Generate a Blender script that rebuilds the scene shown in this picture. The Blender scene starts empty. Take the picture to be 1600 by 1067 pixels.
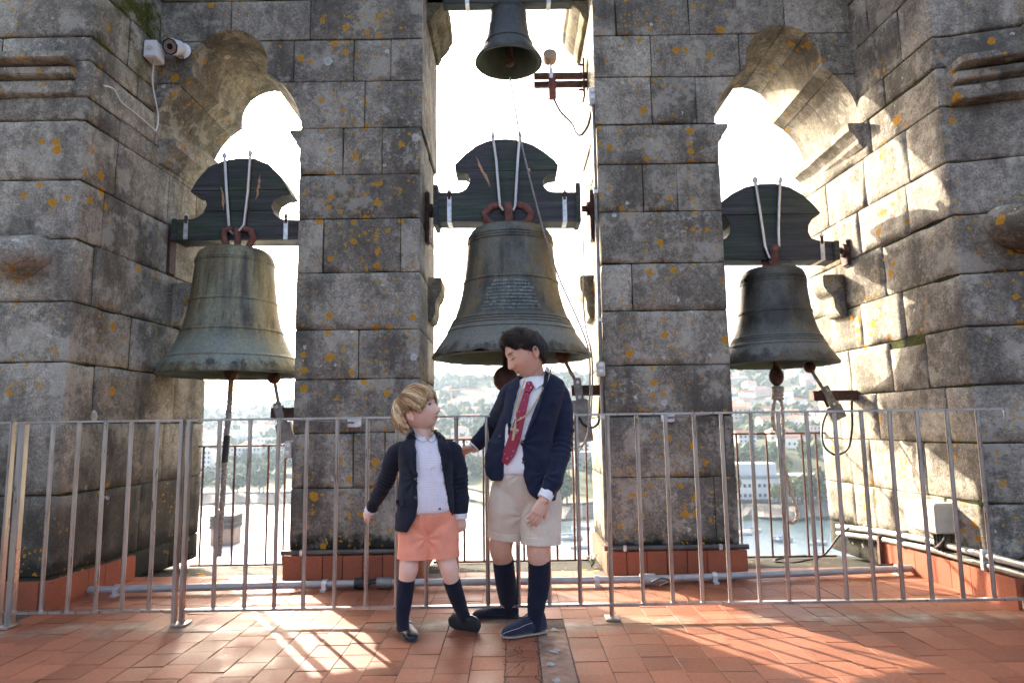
import bpy, bmesh, math, random
import numpy as np
from mathutils import Vector, Matrix, noise
from mathutils.bvhtree import BVHTree
random.seed(7); RNG = np.random.default_rng(7)
sc = bpy.context.scene
R = math.radians
# ---------------------------------------------------------------- camera, sky, sun, exposure
CAMH = .947; PITCH = R(7.05); ROLL = R(.8); FPX = 1067.
cam_d = bpy.data.cameras.new('camera'); cam = bpy.data.objects.new('camera', cam_d); sc.collection.objects.link(cam)
cam_d.sensor_width = 36; cam_d.lens = 36*FPX/1600; cam_d.clip_start = .05; cam_d.clip_end = 12000
cam.matrix_world = Matrix.Translation((0, 0, CAMH)) @ Matrix.Rotation(math.pi/2+PITCH, 4, 'X') @ Matrix.Rotation(-ROLL, 4, 'Z')
cam_d.dof.use_dof = True; cam_d.dof.focus_distance = 3.25; cam_d.dof.aperture_fstop = 3.2
sc.camera = cam
SUN_EL = R(25); SUN_AZ = R(32)           # the sun stands behind the bell wall, to the left
SUNV = Vector((-math.sin(SUN_AZ)*math.cos(SUN_EL), math.cos(SUN_AZ)*math.cos(SUN_EL), math.sin(SUN_EL)))
w = bpy.data.worlds.new('World'); sc.world = w; w.use_nodes = True
nt = w.node_tree; bg = nt.nodes['Background']; sky = nt.nodes.new('ShaderNodeTexSky')
sky.sky_type = 'NISHITA'; sky.sun_disc = False; sky.sun_elevation = SUN_EL; sky.sun_rotation = -SUN_AZ
sky.air_density = .55; sky.dust_density = 8.0; sky.ozone_density = .0
nt.links.new(sky.outputs[0], bg.inputs[0]); bg.inputs[1].default_value = .15
sun_d = bpy.data.lights.new('sun', 'SUN'); sun_d.energy = 3.3; sun_d.angle = R(.55); sun_d.color = (1, .90, .75)
sun = bpy.data.objects.new('sun', sun_d); sc.collection.objects.link(sun)
sun.rotation_euler = SUNV.to_track_quat('Z', 'Y').to_euler()
sc.view_settings.view_transform = 'Standard'; sc.view_settings.look = 'None'; sc.view_settings.gamma = 1
sc.view_settings.use_curve_mapping = False; sc.view_settings.exposure = 2.6
sc.cycles.use_adaptive_sampling = True; sc.cycles.adaptive_threshold = .03; sc.cycles.max_bounces = 5; sc.cycles.diffuse_bounces = 3; sc.cycles.glossy_bounces = 3; sc.cycles.volume_bounces = 0

# ---------------------------------------------------------------- measuring: a pixel of the survey photo on a plane of the place
_fw = np.array([0, math.cos(PITCH), math.sin(PITCH)]); _u0 = np.array([0, -math.sin(PITCH), math.cos(PITCH)]); _r0 = np.array([1., 0, 0])
_rt = _r0*math.cos(ROLL)-_u0*math.sin(ROLL); _up = _u0*math.cos(ROLL)+_r0*math.sin(ROLL); _o = np.array([0, 0, CAMH])
def ray(x, y): return _fw*FPX+_rt*(x-800)+_up*(533.5-y)
def P(x, y, Y): d = ray(x, y); return _o+d*(Y/d[1])
def G(x, y, z=0.): d = ray(x, y); return _o+d*((z-CAMH)/d[2])
def S(x, y, X): d = ray(x, y); return _o+d*(X/d[0])

# ---------------------------------------------------------------- object helpers
COL = sc.collection
def tag(o, label=None, cat=None, group=None, kind=None):
    if label: o['label'] = label
    if cat: o['category'] = cat
    if group: o['group'] = group
    if kind: o['kind'] = kind
    return o
def empty(name, loc=(0, 0, 0), label=None, cat=None, group=None, kind=None):
    o = bpy.data.objects.new(name, None); COL.objects.link(o); o.location = loc; o.empty_display_size = .1
    return tag(o, label, cat, group, kind)
def adopt(o, parent):
    if parent is not None:
        o.parent = parent
        if parent.type == 'EMPTY': o.matrix_parent_inverse = Matrix.Translation(-Vector(parent.location))
    return o
def link(name, me, mat=None, parent=None, loc=None):
    o = bpy.data.objects.new(name, me); COL.objects.link(o)
    if mat is not None and len(me.materials) == 0: me.materials.append(mat)
    if loc is not None: o.location = loc
    return adopt(o, parent)
def smooth(me, ang=None):
    me.polygons.foreach_set('use_smooth', [True]*len(me.polygons))
    if ang is not None: me.set_sharp_from_angle(angle=ang)
    return me
class MB:
    """collects vertices and faces of one mesh"""
    def __init__(s): s.v = []; s.f = []; s.c = []
    def add(s, vs, fs):
        n = len(s.v); s.v += [tuple(map(float, p)) for p in vs]; s.f += [tuple(i+n for i in f) for f in fs]; return n
    def box(s, a, b, M=None):
        x0, y0, z0 = a; x1, y1, z1 = b
        vs = [Vector(p) for p in ((x0,y0,z0),(x1,y0,z0),(x1,y1,z0),(x0,y1,z0),(x0,y0,z1),(x1,y0,z1),(x1,y1,z1),(x0,y1,z1))]
        if M is not None: vs = [M @ p for p in vs]
        s.add(vs, ((3,2,1,0),(4,5,6,7),(0,1,5,4),(1,2,6,5),(2,3,7,6),(3,0,4,7))); return s
    def tube(s, pts, r, n=8, caps=True, flat=1.0, up=None):
        pts = [Vector(map(float, p)) for p in pts]; m = len(pts)
        rr = r if hasattr(r, '__len__') else [r]*m
        t0 = (pts[1]-pts[0]).normalized()
        a = Vector(up) if up is not None else (Vector((0, 0, 1)) if abs(t0.z) < .9 else Vector((1, 0, 0)))
        rings = []
        for i, p in enumerate(pts):
            t = (pts[min(i+1, m-1)]-pts[max(i-1, 0)])
            t = t.normalized() if t.length > 1e-9 else t0
            a = a-t*a.dot(t); a = a.normalized() if a.length > 1e-6 else t.orthogonal().normalized()
            b = t.cross(a)
            rx, ry = rr[i] if hasattr(rr[i], '__len__') else (rr[i], rr[i]*flat)
            rings.append([p+a*(math.cos(2*math.pi*k/n)*ry)+b*(math.sin(2*math.pi*k/n)*rx) for k in range(n)])
        s.loft(rings, caps); return s
    def loft(s, rings, caps=True, close=True):
        n = len(rings[0]); m = len(rings); vs = [p for r in rings for p in r]; fs = []
        for i in range(m-1):
            for k in range(n if close else n-1):
                k2 = (k+1) % n; fs.append((i*n+k, i*n+k2, (i+1)*n+k2, (i+1)*n+k))
        if caps: fs.append(tuple(range(n-1, -1, -1))); fs.append(tuple((m-1)*n+k for k in range(n)))
        s.add(vs, fs); return s
    def lathe(s, prof, c=(0, 0, 0), n=32, cap0=False, cap1=False, M=None):
        rings = []
        for r, z in prof:
            rg = [Vector((c[0]+r*math.cos(2*math.pi*k/n), c[1]+r*math.sin(2*math.pi*k/n), c[2]+z)) for k in range(n)]
            if M is not None: rg = [M @ p for p in rg]
            rings.append(rg)
        n0 = len(s.f); s.loft(rings, False)
        return s
    def prism(s, poly, y0, y1, M=None):
        """poly in (x, z), extruded along y"""
        n = len(poly)
        vs = [Vector((x, y0, z)) for x, z in poly]+[Vector((x, y1, z)) for x, z in poly]
        if M is not None: vs = [M @ p for p in vs]
        s.add(vs, [tuple(range(n)), tuple(range(2*n-1, n-1, -1))]+[(i, i+n, (i+1) % n+n, (i+1) % n) for i in range(n)]); return s
    def sphere(s, c, r, nu=16, nv=10, M=None):
        rx, ry, rz = r if hasattr(r, '__len__') else (r, r, r); rings = []
        for j in range(nv+1):
            th = math.pi*(j/nv); th = min(max(th, .02), math.pi-.02)
            rg = [Vector((rx*math.sin(th)*math.cos(2*math.pi*k/nu), ry*math.sin(th)*math.sin(2*math.pi*k/nu), -rz*math.cos(th))) for k in range(nu)]
            if M is not None: rg = [M @ p for p in rg]
            rings.append([p+Vector(c) for p in rg])
        s.loft(rings, True); return s
    def mesh(s, name='m', sm=None, fix=False):
        me = bpy.data.meshes.new(name); me.from_pydata(s.v, [], s.f); me.validate()
        if fix or True:
            bm = bmesh.new(); bm.from_mesh(me); bmesh.ops.recalc_face_normals(bm, faces=bm.faces); bm.to_mesh(me); bm.free()
        if sm is not None: smooth(me, sm)
        return me
    def build(s, name, mat, parent=None, sm=R(35), bevel=0, loc=None):
        me = s.mesh(name)
        if bevel:
            bm = bmesh.new(); bm.from_mesh(me)
            es = [e for e in bm.edges if len(e.link_faces) == 2 and e.calc_face_angle(0) > R(30)]
            bmesh.ops.bevel(bm, geom=es, offset=bevel, segments=2, affect='EDGES', clamp_overlap=True); bm.to_mesh(me); bm.free()
        if sm is not None: smooth(me, sm)
        return link(name, me, mat, parent, loc)
def evaluated(objs_mods):
    pass
def with_mods(me, mods):
    """apply a list of (type, settings) modifiers to a mesh and return the new mesh"""
    o = bpy.data.objects.new('tmp', me); COL.objects.link(o)
    for ty, st in mods:
        m = o.modifiers.new(ty, ty)
        for k, v in st.items(): setattr(m, k, v)
    dg = bpy.context.evaluated_depsgraph_get()
    r = bpy.data.meshes.new_from_object(o.evaluated_get(dg)); bpy.data.objects.remove(o); return r
def cut(me, cutters):
    """subtract a list of cutter meshes from a mesh"""
    cs = []
    for c in cutters:
        co = bpy.data.objects.new('cutter', c); COL.objects.link(co); cs.append(co)
    r = with_mods(me, [('BOOLEAN', dict(operation='DIFFERENCE', object=c, solver='EXACT')) for c in cs])
    for c in cs: bpy.data.objects.remove(c)
    return r
# vectorised value noise
def _h(ix, iy, iz):
    n = (ix*374761393+iy*668265263+iz*2147483647+1013904223) & 0xffffffff
    n = ((n ^ (n >> 13))*1274126177) & 0xffffffff; n = ((n ^ (n >> 15))*2246822519) & 0xffffffff
    return ((n ^ (n >> 16)) & 0xffffff)/float(0xffffff)
def vnoise(p, s=1.):
    p = np.asarray(p)*s; i = np.floor(p).astype(np.int64); f = p-i; f = f*f*(3-2*f); r = 0
    for dx in (0, 1):
        for dy in (0, 1):
            for dz in (0, 1):
                wgt = (f[:,0] if dx else 1-f[:,0])*(f[:,1] if dy else 1-f[:,1])*(f[:,2] if dz else 1-f[:,2])
                r = r+wgt*_h(i[:,0]+dx, i[:,1]+dy, i[:,2]+dz)
    return r*2-1

# ---------------------------------------------------------------- materials
def lin(c): return tuple(((x/255)/12.92 if x/255 <= .04045 else ((x/255+.055)/1.055)**2.4) for x in c)+(1,)
class NT:
    def __init__(s, name, rough=.7, metal=0., spec=.5):
        s.m = bpy.data.materials.new(name); s.m.use_nodes = True; s.t = s.m.node_tree; s.n = s.t.nodes
        s.b = s.n['Principled BSDF']; s.b.inputs['Roughness'].default_value = rough; s.b.inputs['Metallic'].default_value = metal
        s.b.inputs['Specular IOR Level'].default_value = spec; s.pos = None
    def L(s, a, b): s.t.links.new(a, b)
    def N(s, ty, **kw):
        n = s.n.new(ty)
        for k, v in kw.items():
            if k in n.inputs: n.inputs[k].default_value = v
            else: setattr(n, k, v)
        return n
    def world(s):
        if s.pos is None: s.pos = s.N('ShaderNodeNewGeometry').outputs['Position']
        return s.pos
    def obj(s): return s.N('ShaderNodeTexCoord').outputs['Object']
    def noise(s, sc=5, det=4, rgh=.55, vec=None, scale3=None, dist=0):
        n = s.N('ShaderNodeTexNoise'); n.inputs['Scale'].default_value = sc; n.inputs['Detail'].default_value = det
        n.inputs['Roughness'].default_value = rgh; n.inputs['Distortion'].default_value = dist
        v = vec if vec is not None else s.world()
        if scale3 is not None:
            m = s.N('ShaderNodeMapping'); m.inputs['Scale'].default_value = scale3; s.L(v, m.inputs['Vector']); v = m.outputs[0]
        s.L(v, n.inputs['Vector']); return n.outputs['Fac']
    def voro(s, sc, vec=None, feature='F1', rand=1.):
        n = s.N('ShaderNodeTexVoronoi'); n.feature = feature; n.inputs['Scale'].default_value = sc; n.inputs['Randomness'].default_value = rand
        s.L(vec if vec is not None else s.world(), n.inputs['Vector']); return n
    def ramp(s, fac, stops, interp='LINEAR'):
        r = s.N('ShaderNodeValToRGB'); r.color_ramp.interpolation = interp; e = r.color_ramp.elements
        while len(e) < len(stops): e.new(.5)
        for i, (p, c) in enumerate(stops):
            e[i].position = p; e[i].color = c if hasattr(c, '__len__') else (c, c, c, 1)
        s.L(fac, r.inputs[0]); return r.outputs[0]
    def math(s, op, a, b=None, clamp=False):
        m = s.N('ShaderNodeMath'); m.operation = op; m.use_clamp = clamp
        for i, x in enumerate((a, b)):
            if x is None: continue
            if isinstance(x, (int, float)): m.inputs[i].default_value = x
            else: s.L(x, m.inputs[i])
        return m.outputs[0]
    def sep(s, v):
        n = s.N('ShaderNodeSeparateXYZ'); s.L(v, n.inputs[0]); return n.outputs
    def mix(s, fac, a, b, mode='MIX'):
        m = s.N('ShaderNodeMix'); m.data_type = 'RGBA'; m.blend_type = mode; m.clamp_factor = True
        for sock, x in ((m.inputs[0], fac), (m.inputs[6], a), (m.inputs[7], b)):
            if isinstance(x, (int, float)): sock.default_value = x
            elif isinstance(x, tuple): sock.default_value = x
            else: s.L(x, sock)
        return m.outputs[2]
    def objrand(s): return s.N('ShaderNodeObjectInfo').outputs['Random']
    def attr(s, name): n = s.N('ShaderNodeAttribute'); n.attribute_name = name; return n
    def color(s, x):
        if isinstance(x, tuple): s.b.inputs['Base Color'].default_value = x
        else: s.L(x, s.b.inputs['Base Color'])
        return s
    def rough(s, x): s.L(x, s.b.inputs['Roughness']); return s
    def bump(s, h, strength=.3, dist=.01):
        b = s.N('ShaderNodeBump'); b.inputs['Strength'].default_value = strength; b.inputs['Distance'].default_value = dist
        s.L(h, b.inputs['Height']); s.L(b.outputs[0], s.b.inputs['Normal']); return s
def c3(r, g, b): return (r, g, b, 1)
def plain(name, col, rough=.6, metal=0., var=.12, sc=20, bump=0., spec=.5):
    t = NT(name, rough, metal, spec); n = t.noise(sc, 3)
    t.color(t.mix(t.ramp(n, [(.3, 0.), (.7, 1.)]), tuple(x*(1-var) for x in col[:3])+(1,), tuple(min(1, x*(1+var)) for x in col[:3])+(1,)))
    if bump: t.bump(n, bump, .004)
    return t.m
def stone_mat(name, tint=(1, 1, 1), lichen=1., moss=0., low=0.):
    t = NT(name, .93, 0, .15)
    big = t.noise(1.6, 3, .6); mid = t.noise(7, 4, .65); fine = t.noise(95, 2, .75); mott = t.noise(26, 3, .75)
    k = lambda r, g, b: c3(r*tint[0], g*tint[1], b*tint[2])
    base = t.mix(t.ramp(big, [(.36, 0.), (.66, 1.)]), k(.12, .110, .100), k(.33, .305, .265))
    base = t.mix(t.ramp(mid, [(.35, 0.), (.68, 1.)]), base, k(.235, .215, .195), 'MIX')
    base = t.mix(.62, base, t.ramp(mott, [(.30, .45), (.5, .92), (.70, 1.4)]), 'MULTIPLY')
    base = t.mix(.62, base, t.ramp(fine, [(.32, .35), (.5, .95), (.66, 1.6)]), 'MULTIPLY')
    rnd = t.objrand(); base = t.mix(1., base, t.ramp(rnd, [(0, .66), (.5, .98), (1, 1.28)]), 'MULTIPLY')
    # soot-dark runs and pale crustose lichen
    run = t.noise(2.2, 4, .65, scale3=(1.6, 1.6, .45)); base = t.mix(t.math('MULTIPLY', t.ramp(run, [(.46, 0.), (.64, 1.)]), .68), base, k(.055, .05, .046))
    pal = t.noise(16, 5, .8); palz = t.noise(1.5, 2)
    pm = t.math('MULTIPLY', t.ramp(pal, [(.54, 0.), (.61, 1.)]), t.ramp(palz, [(.47, 0.), (.62, .62)]))
    base = t.mix(pm, base, k(.40, .385, .35))
    pch = t.noise(4.5, 5, .72); base = t.mix(t.math('MULTIPLY', t.ramp(pch, [(.53, 0.), (.60, 1.)]), .5), base, k(.36, .345, .315))
    base = t.mix(t.math('MULTIPLY', t.ramp(pch, [(.38, 1.), (.46, 0.)]), .55), base, k(.07, .064, .058))
    zz = t.sep(t.world())[2]; zn = t.math('ADD', zz, t.math('MULTIPLY', t.math('SUBTRACT', mid, .5), .35))
    base = t.mix(t.ramp(zn, [(.20, .93), (.27, .0)]), base, c3(.016, .017, .012))       # black algae where the rain splashes up
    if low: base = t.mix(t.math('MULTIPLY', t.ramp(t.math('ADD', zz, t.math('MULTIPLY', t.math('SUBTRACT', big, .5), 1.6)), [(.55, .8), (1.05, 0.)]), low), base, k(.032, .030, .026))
    wob = t.N('ShaderNodeTexNoise'); wob.inputs['Scale'].default_value = 55; wob.inputs['Detail'].default_value = 3; t.L(t.world(), wob.inputs['Vector'])
    wp = t.N('ShaderNodeMix'); wp.data_type = 'VECTOR'; wp.inputs[0].default_value = .034; t.L(t.world(), wp.inputs[4]); t.L(wob.outputs['Color'], wp.inputs[5]); wv = wp.outputs[1]
    hsum = t.math('ADD', t.math('MULTIPLY', fine, .35), t.math('MULTIPLY', mott, .65))
    xw = t.sep(t.world()); band = t.math('MULTIPLY', t.math('MULTIPLY', t.ramp(t.math('ABSOLUTE', t.math('SUBTRACT', t.math('ABSOLUTE', xw[0]), 1.06)), [(.08, 1.), (.34, 0.)]), t.math('LESS_THAN', xw[1], 4.53)), .14)
    def spots(sc, lo, hi, maskscale, mlo, col, colb, ring=0., zone=None):
        nonlocal base
        v = t.voro(sc, wv); rc = t.sep(v.outputs['Color'])
        rad = t.math('ADD', t.math('MULTIPLY', t.math('POWER', rc[0], 2.2), hi-lo), lo)
        d = t.math('SUBTRACT', rad, v.outputs['Distance'])
        m = t.ramp(t.math('MULTIPLY', d, 9.), [(.0, 0.), (.25, 1.)])
        msk = t.ramp(t.math('ADD', t.noise(maskscale, 2), band), [(mlo, 0.), (mlo+.05, 1.)])
        m = t.math('MULTIPLY', m, msk)
        if zone is not None: m = t.math('MULTIPLY', m, zone)
        inner = t.ramp(t.math('DIVIDE', v.outputs['Distance'], t.math('MAXIMUM', rad, .001)), [(.2, colb), (.75, col)])
        inner = t.mix(.5, inner, t.ramp(fine, [(.3, .5), (.65, 1.25)]), 'MULTIPLY')
        base = t.mix(t.math('MULTIPLY', m, .92), base, inner)
    if lichen > 0:
        spots(10, .0, .17, 1.5, .50-.03*lichen, c3(.56, .545, .47), c3(.44, .44, .39))
        spots(13., .0, .40, 2.4, .555-.055*lichen, c3(.50, .235, .012), c3(.40, .205, .03))
        spots(34., .03, .40, 2.8, .57-.055*lichen, c3(.50, .25, .018), c3(.42, .23, .04))
        spots(5., -.08, .17, 1.1, .52, c3(.50, .50, .46), c3(.36, .375, .34))
    if moss > 0:
        mm = t.math('MULTIPLY', t.ramp(t.noise(5, 6, .7), [(.50-.06*moss, 0.), (.60-.04*moss, 1.)]), moss, True)
        xyz = t.sep(t.world())
        zone = t.ramp(t.math('DIVIDE', t.math('SUBTRACT', xyz[2], 2.6), 1.6), [(.25, 0.), (.7, 1.)])
        zx = t.ramp(t.math('MULTIPLY', t.math('ABSOLUTE', t.math('ADD', xyz[0], 2.40)), 1.), [(.08, 1.), (.30, 0.)])
        zy = t.ramp(t.math('SUBTRACT', 4.62, xyz[1]), [(.0, 1.), (.55, 1.), (.8, 0.)])
        mk = t.math('MULTIPLY', t.math('MULTIPLY', mm, zone), t.math('MULTIPLY', zx, zy))
        base = t.mix(mk, base, t.mix(t.ramp(fine, [(.35, 0.), (.65, 1.)]), c3(.022, .030, .006), c3(.10, .105, .012)))
    t.color(base); t.bump(hsum, .7, .011); return t.m
M = {}
M['stone'] = stone_mat('granite_weathered', (1.25, 1.205, 1.05), 1.3)
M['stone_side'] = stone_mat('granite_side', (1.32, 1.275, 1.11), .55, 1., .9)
M['stone_side_r'] = stone_mat('granite_side_grey', (1.25, 1.21, 1.08), .9)
M['stone_trim'] = stone_mat('granite_trim', (.95, .9, .72), .2)
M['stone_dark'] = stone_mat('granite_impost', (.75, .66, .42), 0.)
def mortar_mat():
    t = NT('joint_moss', 1., 0, .1); n = t.noise(6, 5, .7); f = t.noise(80, 3)
    c = t.mix(t.ramp(n, [(.42, 0.), (.62, 1.)]), c3(.028, .026, .02), c3(.065, .075, .016))
    t.color(t.mix(.6, c, t.ramp(f, [(.3, .4), (.7, 1.5)]), 'MULTIPLY')); t.bump(f, .6, .01); return t.m
M['mortar'] = mortar_mat()
def tile_mat(name, a, b, rough=.62, dirt=1.):
    t = NT(name, rough, 0, .32); rnd = t.objrand(); n = t.noise(3.2, 5, .6); f = t.noise(60, 4, .7)
    tone = t.attr('tone').outputs['Fac']
    c = t.mix(t.ramp(t.math('FRACT', t.math('ADD', rnd, tone)), [(0, 0.), (1, 1.)]), a, b)
    c = t.mix(.5, c, t.ramp(n, [(.3, .62), (.7, 1.22)]), 'MULTIPLY'); c = t.mix(.5, c, t.ramp(f, [(.3, .6), (.7, 1.3)]), 'MULTIPLY')
    if dirt:
        xyz = t.sep(t.world())
        # lime and algae film along the foot of the railing, scuffs all over
        g = t.ramp(t.math('ABSOLUTE', t.math('SUBTRACT', xyz[1], 3.43)), [(.05, 1.), (.15, 0.)])
        gm = t.math('MULTIPLY', g, t.ramp(t.noise(3.5, 5, .65), [(.42, 0.), (.6, .75)]))
        c = t.mix(gm, c, t.mix(t.ramp(t.noise(9, 4), [(.4, 0.), (.6, 1.)]), c3(.13, .115, .06), c3(.36, .32, .24)))
        sm = t.ramp(t.noise(7, 8, .8, dist=1.), [(.62, 0.), (.7, .5)]); c = t.mix(sm, c, c3(.47, .36, .29))
        dk = t.ramp(t.noise(4.4, 6, .7, scale3=(1, 1.6, 1)), [(.60, 0.), (.72, .55)]); c = t.mix(dk, c, c3(.10, .055, .035))
    t.color(c); t.rough(t.ramp(n, [(.3, rough-.12), (.7, rough+.16)])); t.bump(t.math('ADD', f, t.math('MULTIPLY', n, .6)), .22, .004); return t.m
M['tile'] = tile_mat('terracotta', c3(.225, .076, .036), c3(.335, .120, .060))
M['skirt'] = tile_mat('terracotta_skirting', c3(.30, .080, .036), c3(.36, .10, .046), .6, 0)
M['grout'] = plain('grout', c3(.085, .06, .045), .95, 0, .4, 30, .4)
M['cement'] = plain('cement_patch', c3(.27, .165, .11), .9, 0, .4, 14, .4)
def steel_mat():
    t = NT('brushed_steel', .32, .95); n = t.noise(9, 4, .6, scale3=(6, 6, .6)); r = t.noise(3.5, 4, .65)
    c = t.mix(t.ramp(r, [(.48, 0.), (.72, .55)]), c3(.50, .47, .435), c3(.30, .20, .145))
    t.color(t.mix(.35, c, t.ramp(n, [(.3, .6), (.7, 1.2)]), 'MULTIPLY')); t.rough(t.ramp(n, [(.3, .24), (.7, .45)])); return t.m
M['steel'] = steel_mat()
M['iron'] = plain('rusty_iron', c3(.085, .04, .028), .8, .2, .4, 30, .3)
M['rustred'] = plain('rust_red_iron', c3(.17, .062, .042), .8, .1, .35, 26, .4)
M['brown_rail'] = plain('brown_painted_iron', c3(.13, .062, .045), .65, .1, .35, 40)
M['greymetal'] = plain('grey_metal', c3(.24, .225, .20), .5, .6, .3, 24)
M['zinc'] = plain('zinc_strap', c3(.60, .59, .56), .42, .7, .25, 30)
M['pipe'] = plain('pale_conduit', c3(.38, .37, .35), .45, .3, .12, 12)
M['darkpipe'] = plain('dark_conduit', c3(.10, .085, .075), .45, .3, .3, 12)
M['black'] = plain('black_cable', c3(.016, .016, .017), .5, 0, .2)
M['whiteplastic'] = plain('white_plastic', c3(.70, .70, .68), .45, 0, .06)
M['cream'] = plain('cream_plastic', c3(.56, .53, .42), .5, 0, .08)
M['lens'] = plain('camera_lens', c3(.01, .01, .011), .15)
M['ringbeige'] = plain('led_ring', c3(.34, .25, .20), .4)
M['rope'] = plain('hemp_rope', c3(.42, .37, .30), .95, 0, .3, 60, .5)
M['greyrope'] = plain('grey_rope', c3(.27, .25, .22), .95, 0, .3, 60, .5)
M['plasterpatch'] = plain('ochre_plaster', c3(.5, .38, .17), .9, 0, .2, 8)
def wood_mat():
    t = NT('green_black_painted_wood', .62, 0, .4); v = t.obj()
    g = t.noise(6, 5, .65, vec=v, scale3=(.35, 1, 7)); n = t.noise(3.5, 4, .6, vec=v); s2 = t.noise(5, 6, .75, vec=v, scale3=(.7, 1, 10))
    c = t.mix(t.ramp(n, [(.35, 0.), (.65, 1.)]), c3(.034, .050, .027), c3(.050, .044, .048)); c = t.mix(.85, c, t.ramp(g, [(.32, .35), (.5, .9), (.68, 1.9)]), 'MULTIPLY')
    c = t.mix(t.ramp(s2, [(.68, 0.), (.71, .8)]), c, c3(.30, .26, .20))
    t.color(c); t.bump(g, .5, .006); return t.m
M['wood'] = wood_mat()
M['barewood'] = plain('bare_split_wood', c3(.50, .27, .14), .8, 0, .3, 40)
def bell_mat(name, a, b, teal, seed, tealamt=1., ochre=.5):
    t = NT(name, .6, .08, .4); v = t.obj(); xyz = t.sep(v)
    mp = t.N('ShaderNodeMapping'); mp.inputs['Location'].default_value = (seed, seed*1.7, 0); t.L(v, mp.inputs[0]); v2 = mp.outputs[0]
    st = t.noise(3.2, 6, .72, vec=v2, scale3=(3.4, 3.4, .25)); pt = t.noise(3.0, 5, .6, vec=v2); f = t.noise(55, 3, .7, vec=v2)
    pz = t.noise(2.2, 5, .65, vec=v2, scale3=(1.5, 1.5, .7))
    c = t.mix(t.ramp(st, [(.40, 0.), (.60, 1.)]), a, b)
    c = t.mix(t.math('MULTIPLY', t.ramp(pz, [(.53, 0.), (.60, 1.)]), ochre), c, c3(.20, .145, .065))
    c = t.mix(t.math('MULTIPLY', t.ramp(pt, [(.52, 0.), (.66, 1.)]), tealamt*.5), c, teal)
    hz = t.math('ADD', xyz[2], t.math('MULTIPLY', t.math('SUBTRACT', st, .5), .25))
    c = t.mix(t.math('MULTIPLY', t.ramp(hz, [(.04, 0.), (.075, 1.), (.20, .75), (.29, 0.)]), tealamt), c, teal)
    c = t.mix(.55, c, t.ramp(f, [(.3, .5), (.7, 1.4)]), 'MULTIPLY')
    rustn = t.ramp(t.noise(2.6, 5, .6, vec=v2), [(.63, 0.), (.70, .45)]); c = t.mix(rustn, c, c3(.22, .10, .045))
    t.color(c); t.rough(t.ramp(st, [(.3, .42), (.7, .68)])); t.bump(t.math('ADD', f, t.math('MULTIPLY', st, .5)), .25, .004); return t.m
M['bell_l'] = bell_mat('bronze_verdigris', c3(.050, .046, .032), c3(.24, .225, .135), c3(.24, .27, .215), 3.1, .85, .45)
M['bell_c'] = bell_mat('bronze_dark_ochre', c3(.040, .038, .029), c3(.135, .125, .088), c3(.19, .195, .16), 7.7, .8, .6)
M['bell_r'] = bell_mat('bronze_dark', c3(.027, .024, .020), c3(.055, .049, .040), c3(.155, .16, .135), 12.3, .85, .3)
M['bell_s'] = bell_mat('bronze_grey', c3(.032, .032, .029), c3(.058, .058, .053), c3(.10, .12, .115), 21.3, .5, .1)
M['bell_in'] = plain('bell_inside', c3(.045, .058, .042), .8, .1, .3, 8)
M['leaf'] = plain('small_leaf', c3(.07, .12, .02), .6, 0, .4, 60)
# ================================================================ masonry
Y0, Y1 = 4.5, 5.4                      # front and back face of the bell wall
def axis_cuts(a, b, r, step):
    L = b-a; n = max(1, int(round((L-2*r)/step)))
    return np.array([a, a+.35*r]+list(np.linspace(a+r, b-r, n+1))+[b-.35*r, b])
def stone_mesh(x0, x1, y0, y1, z0, z1, r=.014, step=.05, amp=.004, chip=.012, warp=None):
    lo = np.array([x0, y0, z0]); hi = np.array([x1, y1, z1])
    ax = [axis_cuts(lo[i], hi[i], r, step) for i in range(3)]
    quads = []; vs = []
    for d in range(3):
        e, g = (d+1) % 3, (d+2) % 3; A, B = np.meshgrid(ax[e], ax[g], indexing='ij'); n, m = A.shape
        for side in (0, 1):
            p = np.zeros((n, m, 3)); p[..., d] = hi[d] if side else lo[d]; p[..., e] = A; p[..., g] = B
            b0 = sum(len(q) for q in vs); idx = np.arange(n*m).reshape(n, m)+b0
            q = np.stack([idx[:-1, :-1], idx[1:, :-1], idx[1:, 1:], idx[:-1, 1:]], -1).reshape(-1, 4)
            quads.append(q if side else q[:, ::-1]); vs.append(p.reshape(-1, 3))
    V = np.concatenate(vs); F = np.concatenate(quads)
    key = np.round(V, 5); U, inv = np.unique(key, axis=0, return_inverse=True); F = inv.reshape(-1)[F]; V = U
    c = np.clip(V, lo+r, hi-r); d = V-c; L = np.linalg.norm(d, axis=1, keepdims=True); nrm = np.where(L > 1e-9, d/np.maximum(L, 1e-9), 0)
    V = c+nrm*r
    nax = (np.abs(d) > 1e-6).sum(1)
    off = amp*(vnoise(V+nrm*.1, 7.)+.5*vnoise(V, 17.))
    edge = np.where(nax >= 2, chip*np.clip(vnoise(V, 9.)+.15, 0, 1), 0)
    V = V+nrm*(off-edge)[:, None]
    if warp is not None: V = warp(V)
    me = bpy.data.meshes.new('stone'); me.from_pydata(V.tolist(), [], F.tolist()); smooth(me); return me
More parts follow.
